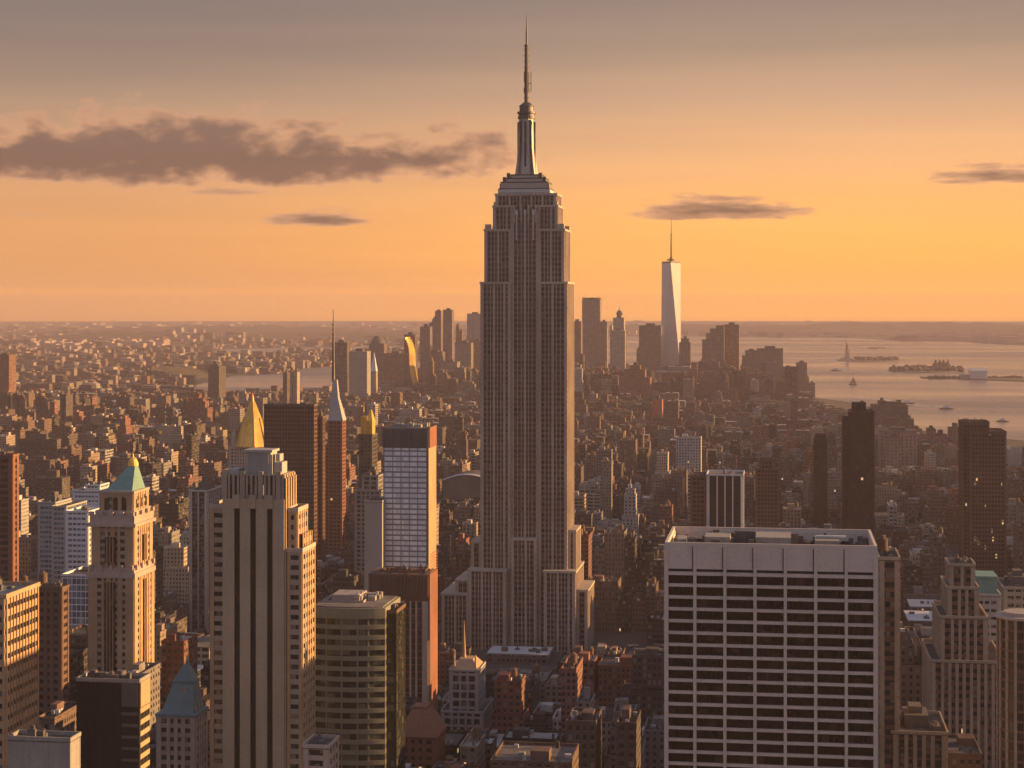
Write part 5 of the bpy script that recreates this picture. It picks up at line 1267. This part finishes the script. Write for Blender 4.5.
for b_ in nearb:
    rnd = random.Random(int(b_['x0'] * 13 + b_['y0'] * 7))
    x0, x1, y0, y1, h = b_['x0'], b_['x1'], b_['y0'], b_['y1'], b_['h']
    T = bpy.data.objects.new('city_building', None); C.objects.link(T); T.location = ((x0 + x1) / 2, (y0 + y1) / 2, 0)
    wl, rf, kit, plt = MB(), MB(), MB(), MB()
    tp = shape(b_, rnd, wl, rf, kit, plt)
    wl.build('wall', 'facade', T); rf.build('roof', 'roof', T); kit.build('bulkhead', 'roof', T); plt.build('rooftop_plant', 'roof', T)
    feat = ''
    if rnd.random() < .42 and h > 14 and dep(x0, y0) < 2600:
        tank(T, tp[0] + (tp[1] - tp[0]) * rnd.uniform(.6, .8), tp[2] + (tp[3] - tp[2]) * rnd.uniform(.2, .8), tp[5] - .85, rnd.uniform(.8, 1.05)); feat = ' with water tank'
    elif tp[4] > 0: feat = ' with setback top'
    hw = 'squat' if h < 20 else 'low' if h < 32 else 'mid-height' if h < 48 else 'tall'
    px, py = b_.get('vc', (b_['px'], 600))
    hr = min(HERO, key=lambda q: math.hypot((px - q[0]), (py - q[1]) * .6)); dx, dy = px - hr[0], py - hr[1]
    rel = ('right of' if dx > 0 else 'left of') if abs(dx) > abs(dy) * .7 else ('below' if dy > 0 else 'above')
    rt = b_['rt']; rw = 'white-roofed' if rt[0] > .5 else 'light-roofed' if rt[0] > .25 else ''
    recs.append([T, ' '.join(v for v in (hw, rw, b_['col'][0], 'building') if v), feat, rel, hr[2], px, py])
    T['category'] = 'building'; T['group'] = 'everyday buildings filling the street blocks'
byb = {}
for r in recs: byb.setdefault((r[1] + r[2] + ' ' + r[3] + ' ' + r[4]), []).append(r)
for kk, L in byb.items():
    L.sort(key=lambda r: r[6])
    for i, r in enumerate(L):
        lab = f'{r[1]}{r[2]} {r[3]} {r[4]}'
        suf = '' if len(L) == 1 else (', the upper one' if i == 0 else ', the lower one') if len(L) == 2 else f', {NUM[i]} from top'
        wds = (lab + suf).split()
        if len(wds) > 16: lab = lab.replace(r[2], '') + ' '
        r[0]['label'] = (lab.strip() + suf)
wl, rf = MB(), MB(); rnd = random.Random(9)
for b_ in rest:
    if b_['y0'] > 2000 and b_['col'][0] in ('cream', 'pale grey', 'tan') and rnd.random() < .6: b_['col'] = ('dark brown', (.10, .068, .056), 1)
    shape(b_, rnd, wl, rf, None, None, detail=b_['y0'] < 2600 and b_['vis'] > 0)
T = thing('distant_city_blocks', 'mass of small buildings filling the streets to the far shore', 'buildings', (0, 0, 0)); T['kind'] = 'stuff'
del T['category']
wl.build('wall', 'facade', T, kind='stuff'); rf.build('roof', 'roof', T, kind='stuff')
# streets: centre avenues and cross streets as thin sheets with kerbed pavements
M['asphalt'] = ground_mat('street_asphalt', ((.035, .034, .033), (.05, .048, .046), (.065, .062, .06)), .05)
M['paving'] = ground_mat('pavement_concrete', ((.14, .13, .12), (.18, .17, .155), (.22, .2, .185)), .2)
M['paint'] = stone('road_paint', (.75, .74, .7), .7, .1, streak=False)
def street_span(xa): 
    out = []; y = 700
    while y < 1800:
        q = proj(xa, y, 0)
        if q and -40 < q[0] < 1060 and not wet(xa, y) and not wet(xa, y + 160): out.append(y)
        y += 160
    return out
st, pv, pn = MB(), MB(), MB()
for xa in AVX:
    for y in street_span(xa):
        st.quad([(xa - 8.6, y, .012), (xa + 8.6, y, .012), (xa + 8.6, y + 160, .012), (xa - 8.6, y + 160, .012)])
        for s in (-1, 1):
            for yy in (y, y + 80): a, b = sorted((xa + s * 8.6, xa + s * 12.4)); pv.box(a, b, yy + 8, yy + 73, 0, .15, bottom=False)
        if y < 3000:
            for k in range(16):
                for o_ in (-2.9, 2.9): pn.quad([(xa + o_ - .1, y + k * 10, .016), (xa + o_ + .1, y + k * 10, .016), (xa + o_ + .1, y + k * 10 + 4, .016), (xa + o_ - .1, y + k * 10 + 4, .016)])
for yi in range(9, 24):
    yy = yi * 80.0
    for k in range(len(AVX) - 1):
        xa, xb = AVX[k] + 8.6, AVX[k + 1] - 8.6; q = proj((xa + xb) / 2, yy, 0)
        if q and -60 < q[0] < 1080 and not wet(xa, yy) and not wet(xb, yy): st.quad([(xa, yy - 5, .008), (xb, yy - 5, .008), (xb, yy + 5, .008), (xa, yy + 5, .008)])
(ax, ay), (bx, by) = (bway[0][0], bway[0][1]), bway[1]
st.quad([(ax - 9, ay, .02), (ax + 9, ay, .02), (bx + 9, by, .02), (bx - 9, by, .02)])
st.build('streets', 'asphalt', None, kind='structure'); pv.build('pavements', 'paving', None, kind='structure'); pn.build('lane_markings', 'paint', None, kind='structure')

# park trees: dense clumps of leaf cards between the blocks
m, t, b = mat('park_foliage'); p = geo_pos(t)
t.put(b.inputs['Base Color'], t.ramp(t.noise(p, .15, 3, .6), [(.3, (.04, .035, .018)), (.7, (.11, .085, .042))])); b.inputs['Roughness'].default_value = .9; M['leaf'] = m
mb = MB(); rnd = random.Random(12)
for (c, r) in parks:
    for k in range(int(r * .75)):
        a = rnd.random() * 6.28; q = r * math.sqrt(rnd.random()); x, y = c[0] + q * cos(a), c[1] + q * sin(a); R_ = rnd.uniform(3.5, 6.5); hz = rnd.uniform(7, 12)
        mb.cyl(x, y, .4, .2, 0, hz, 5)
        for j in range(34):
            ph, th_, rr2 = rnd.random() * 6.28, math.acos(rnd.uniform(-1, 1)), R_ * rnd.random() ** .4
            cx2, cy2, cz2 = x + rr2 * math.sin(th_) * cos(ph), y + rr2 * math.sin(th_) * sin(ph), hz + rr2 * .8 * cos(th_); s = rnd.uniform(.8, 1.6)
            e1 = (rnd.uniform(-s, s), rnd.uniform(-s, s), rnd.uniform(-s, s)); e2 = (rnd.uniform(-s, s), rnd.uniform(-s, s), rnd.uniform(-s, s))
            mb.quad([(cx2 - e1[0], cy2 - e1[1], cz2 - e1[2]), (cx2 - e2[0], cy2 - e2[1], cz2 - e2[2]), (cx2 + e1[0], cy2 + e1[1], cz2 + e1[2]), (cx2 + e2[0], cy2 + e2[1], cz2 + e2[2])])
mb.build('park_trees', 'leaf', None, kind='stuff')

# far boroughs and far shores: scattered low buildings
wl = MB(); rnd = random.Random(31)
def scatter(n, px0, px1, py0, py1, hmin, hmax, wmin, wmax, bright=.2, power=2.5, keep=None):
    for i in range(n):
        px, py = rnd.uniform(px0, px1), py0 + (py1 - py0) * rnd.random()
        if keep and not keep(px, py): continue
        x, y = G(px, py)
        if wet(x, y): continue
        w, d_ = rnd.uniform(wmin, wmax), rnd.uniform(wmin, wmax); h = hmin + (hmax - hmin) * rnd.random() ** power
        tint = (.42, .34, .29) if rnd.random() < bright else wch(rnd, PAL, lambda c: c[2])[1]
        wl.box(x - w / 2, x + w / 2, y - d_ / 2, y + d_ / 2, 0, h, tint=tint, par=(4, 4, .4), bottom=False)
scatter(2600, -40, 480, 374, 400, 8, 36, 16, 42, .06, 3, keep=lambda px, py: not (190 < px < 345 and py < 399))
scatter(2300, -40, 480, 350, 374, 6, 34, 20, 50, .05, 3)
scatter(900, -40, 480, 331, 350, 6, 34, 26, 80, .05, 3)
scatter(150, -40, 480, 323, 332, 10, 40, 80, 240, .3, 3)
scatter(300, 20, 165, 340, 350, 12, 45, 30, 90, .9, 2)
scatter(50, 160, 240, 338, 344, 30, 90, 40, 80, .3, 2)
scatter(500, 480, 1100, 322.5, 337, 10, 40, 80, 220, .5, 3)
scatter(70, 770, 860, 334, 337.5, 10, 40, 60, 160, .8, 2); scatter(110, 900, 980, 336, 341, 15, 50, 60, 160, .9, 2); scatter(70, 985, 1060, 340, 345, 15, 50, 60, 140, .9, 2)
wl.build('far_borough_buildings', 'facade', None, kind='stuff')

# ================================================================== HAZE
hb = MB(); hb.box(-34600, 34600, -34600, 34600, -1.5, 475)
m = bpy.data.materials.new('evening_haze'); m.use_nodes = True; nt = m.node_tree; nt.nodes.clear()
pv_ = nt.nodes.new('ShaderNodeVolumePrincipled'); pv_.inputs['Color'].default_value = (.59, .50, .56, 1); pv_.inputs['Density'].default_value = 5.5e-5
pv_.inputs['Anisotropy'].default_value = 0.0; pv_.inputs['Density Attribute'].default_value = ''
oo = nt.nodes.new('ShaderNodeOutputMaterial'); nt.links.new(pv_.outputs[0], oo.inputs['Volume'])
hb.build('haze', m, None, kind='stuff')
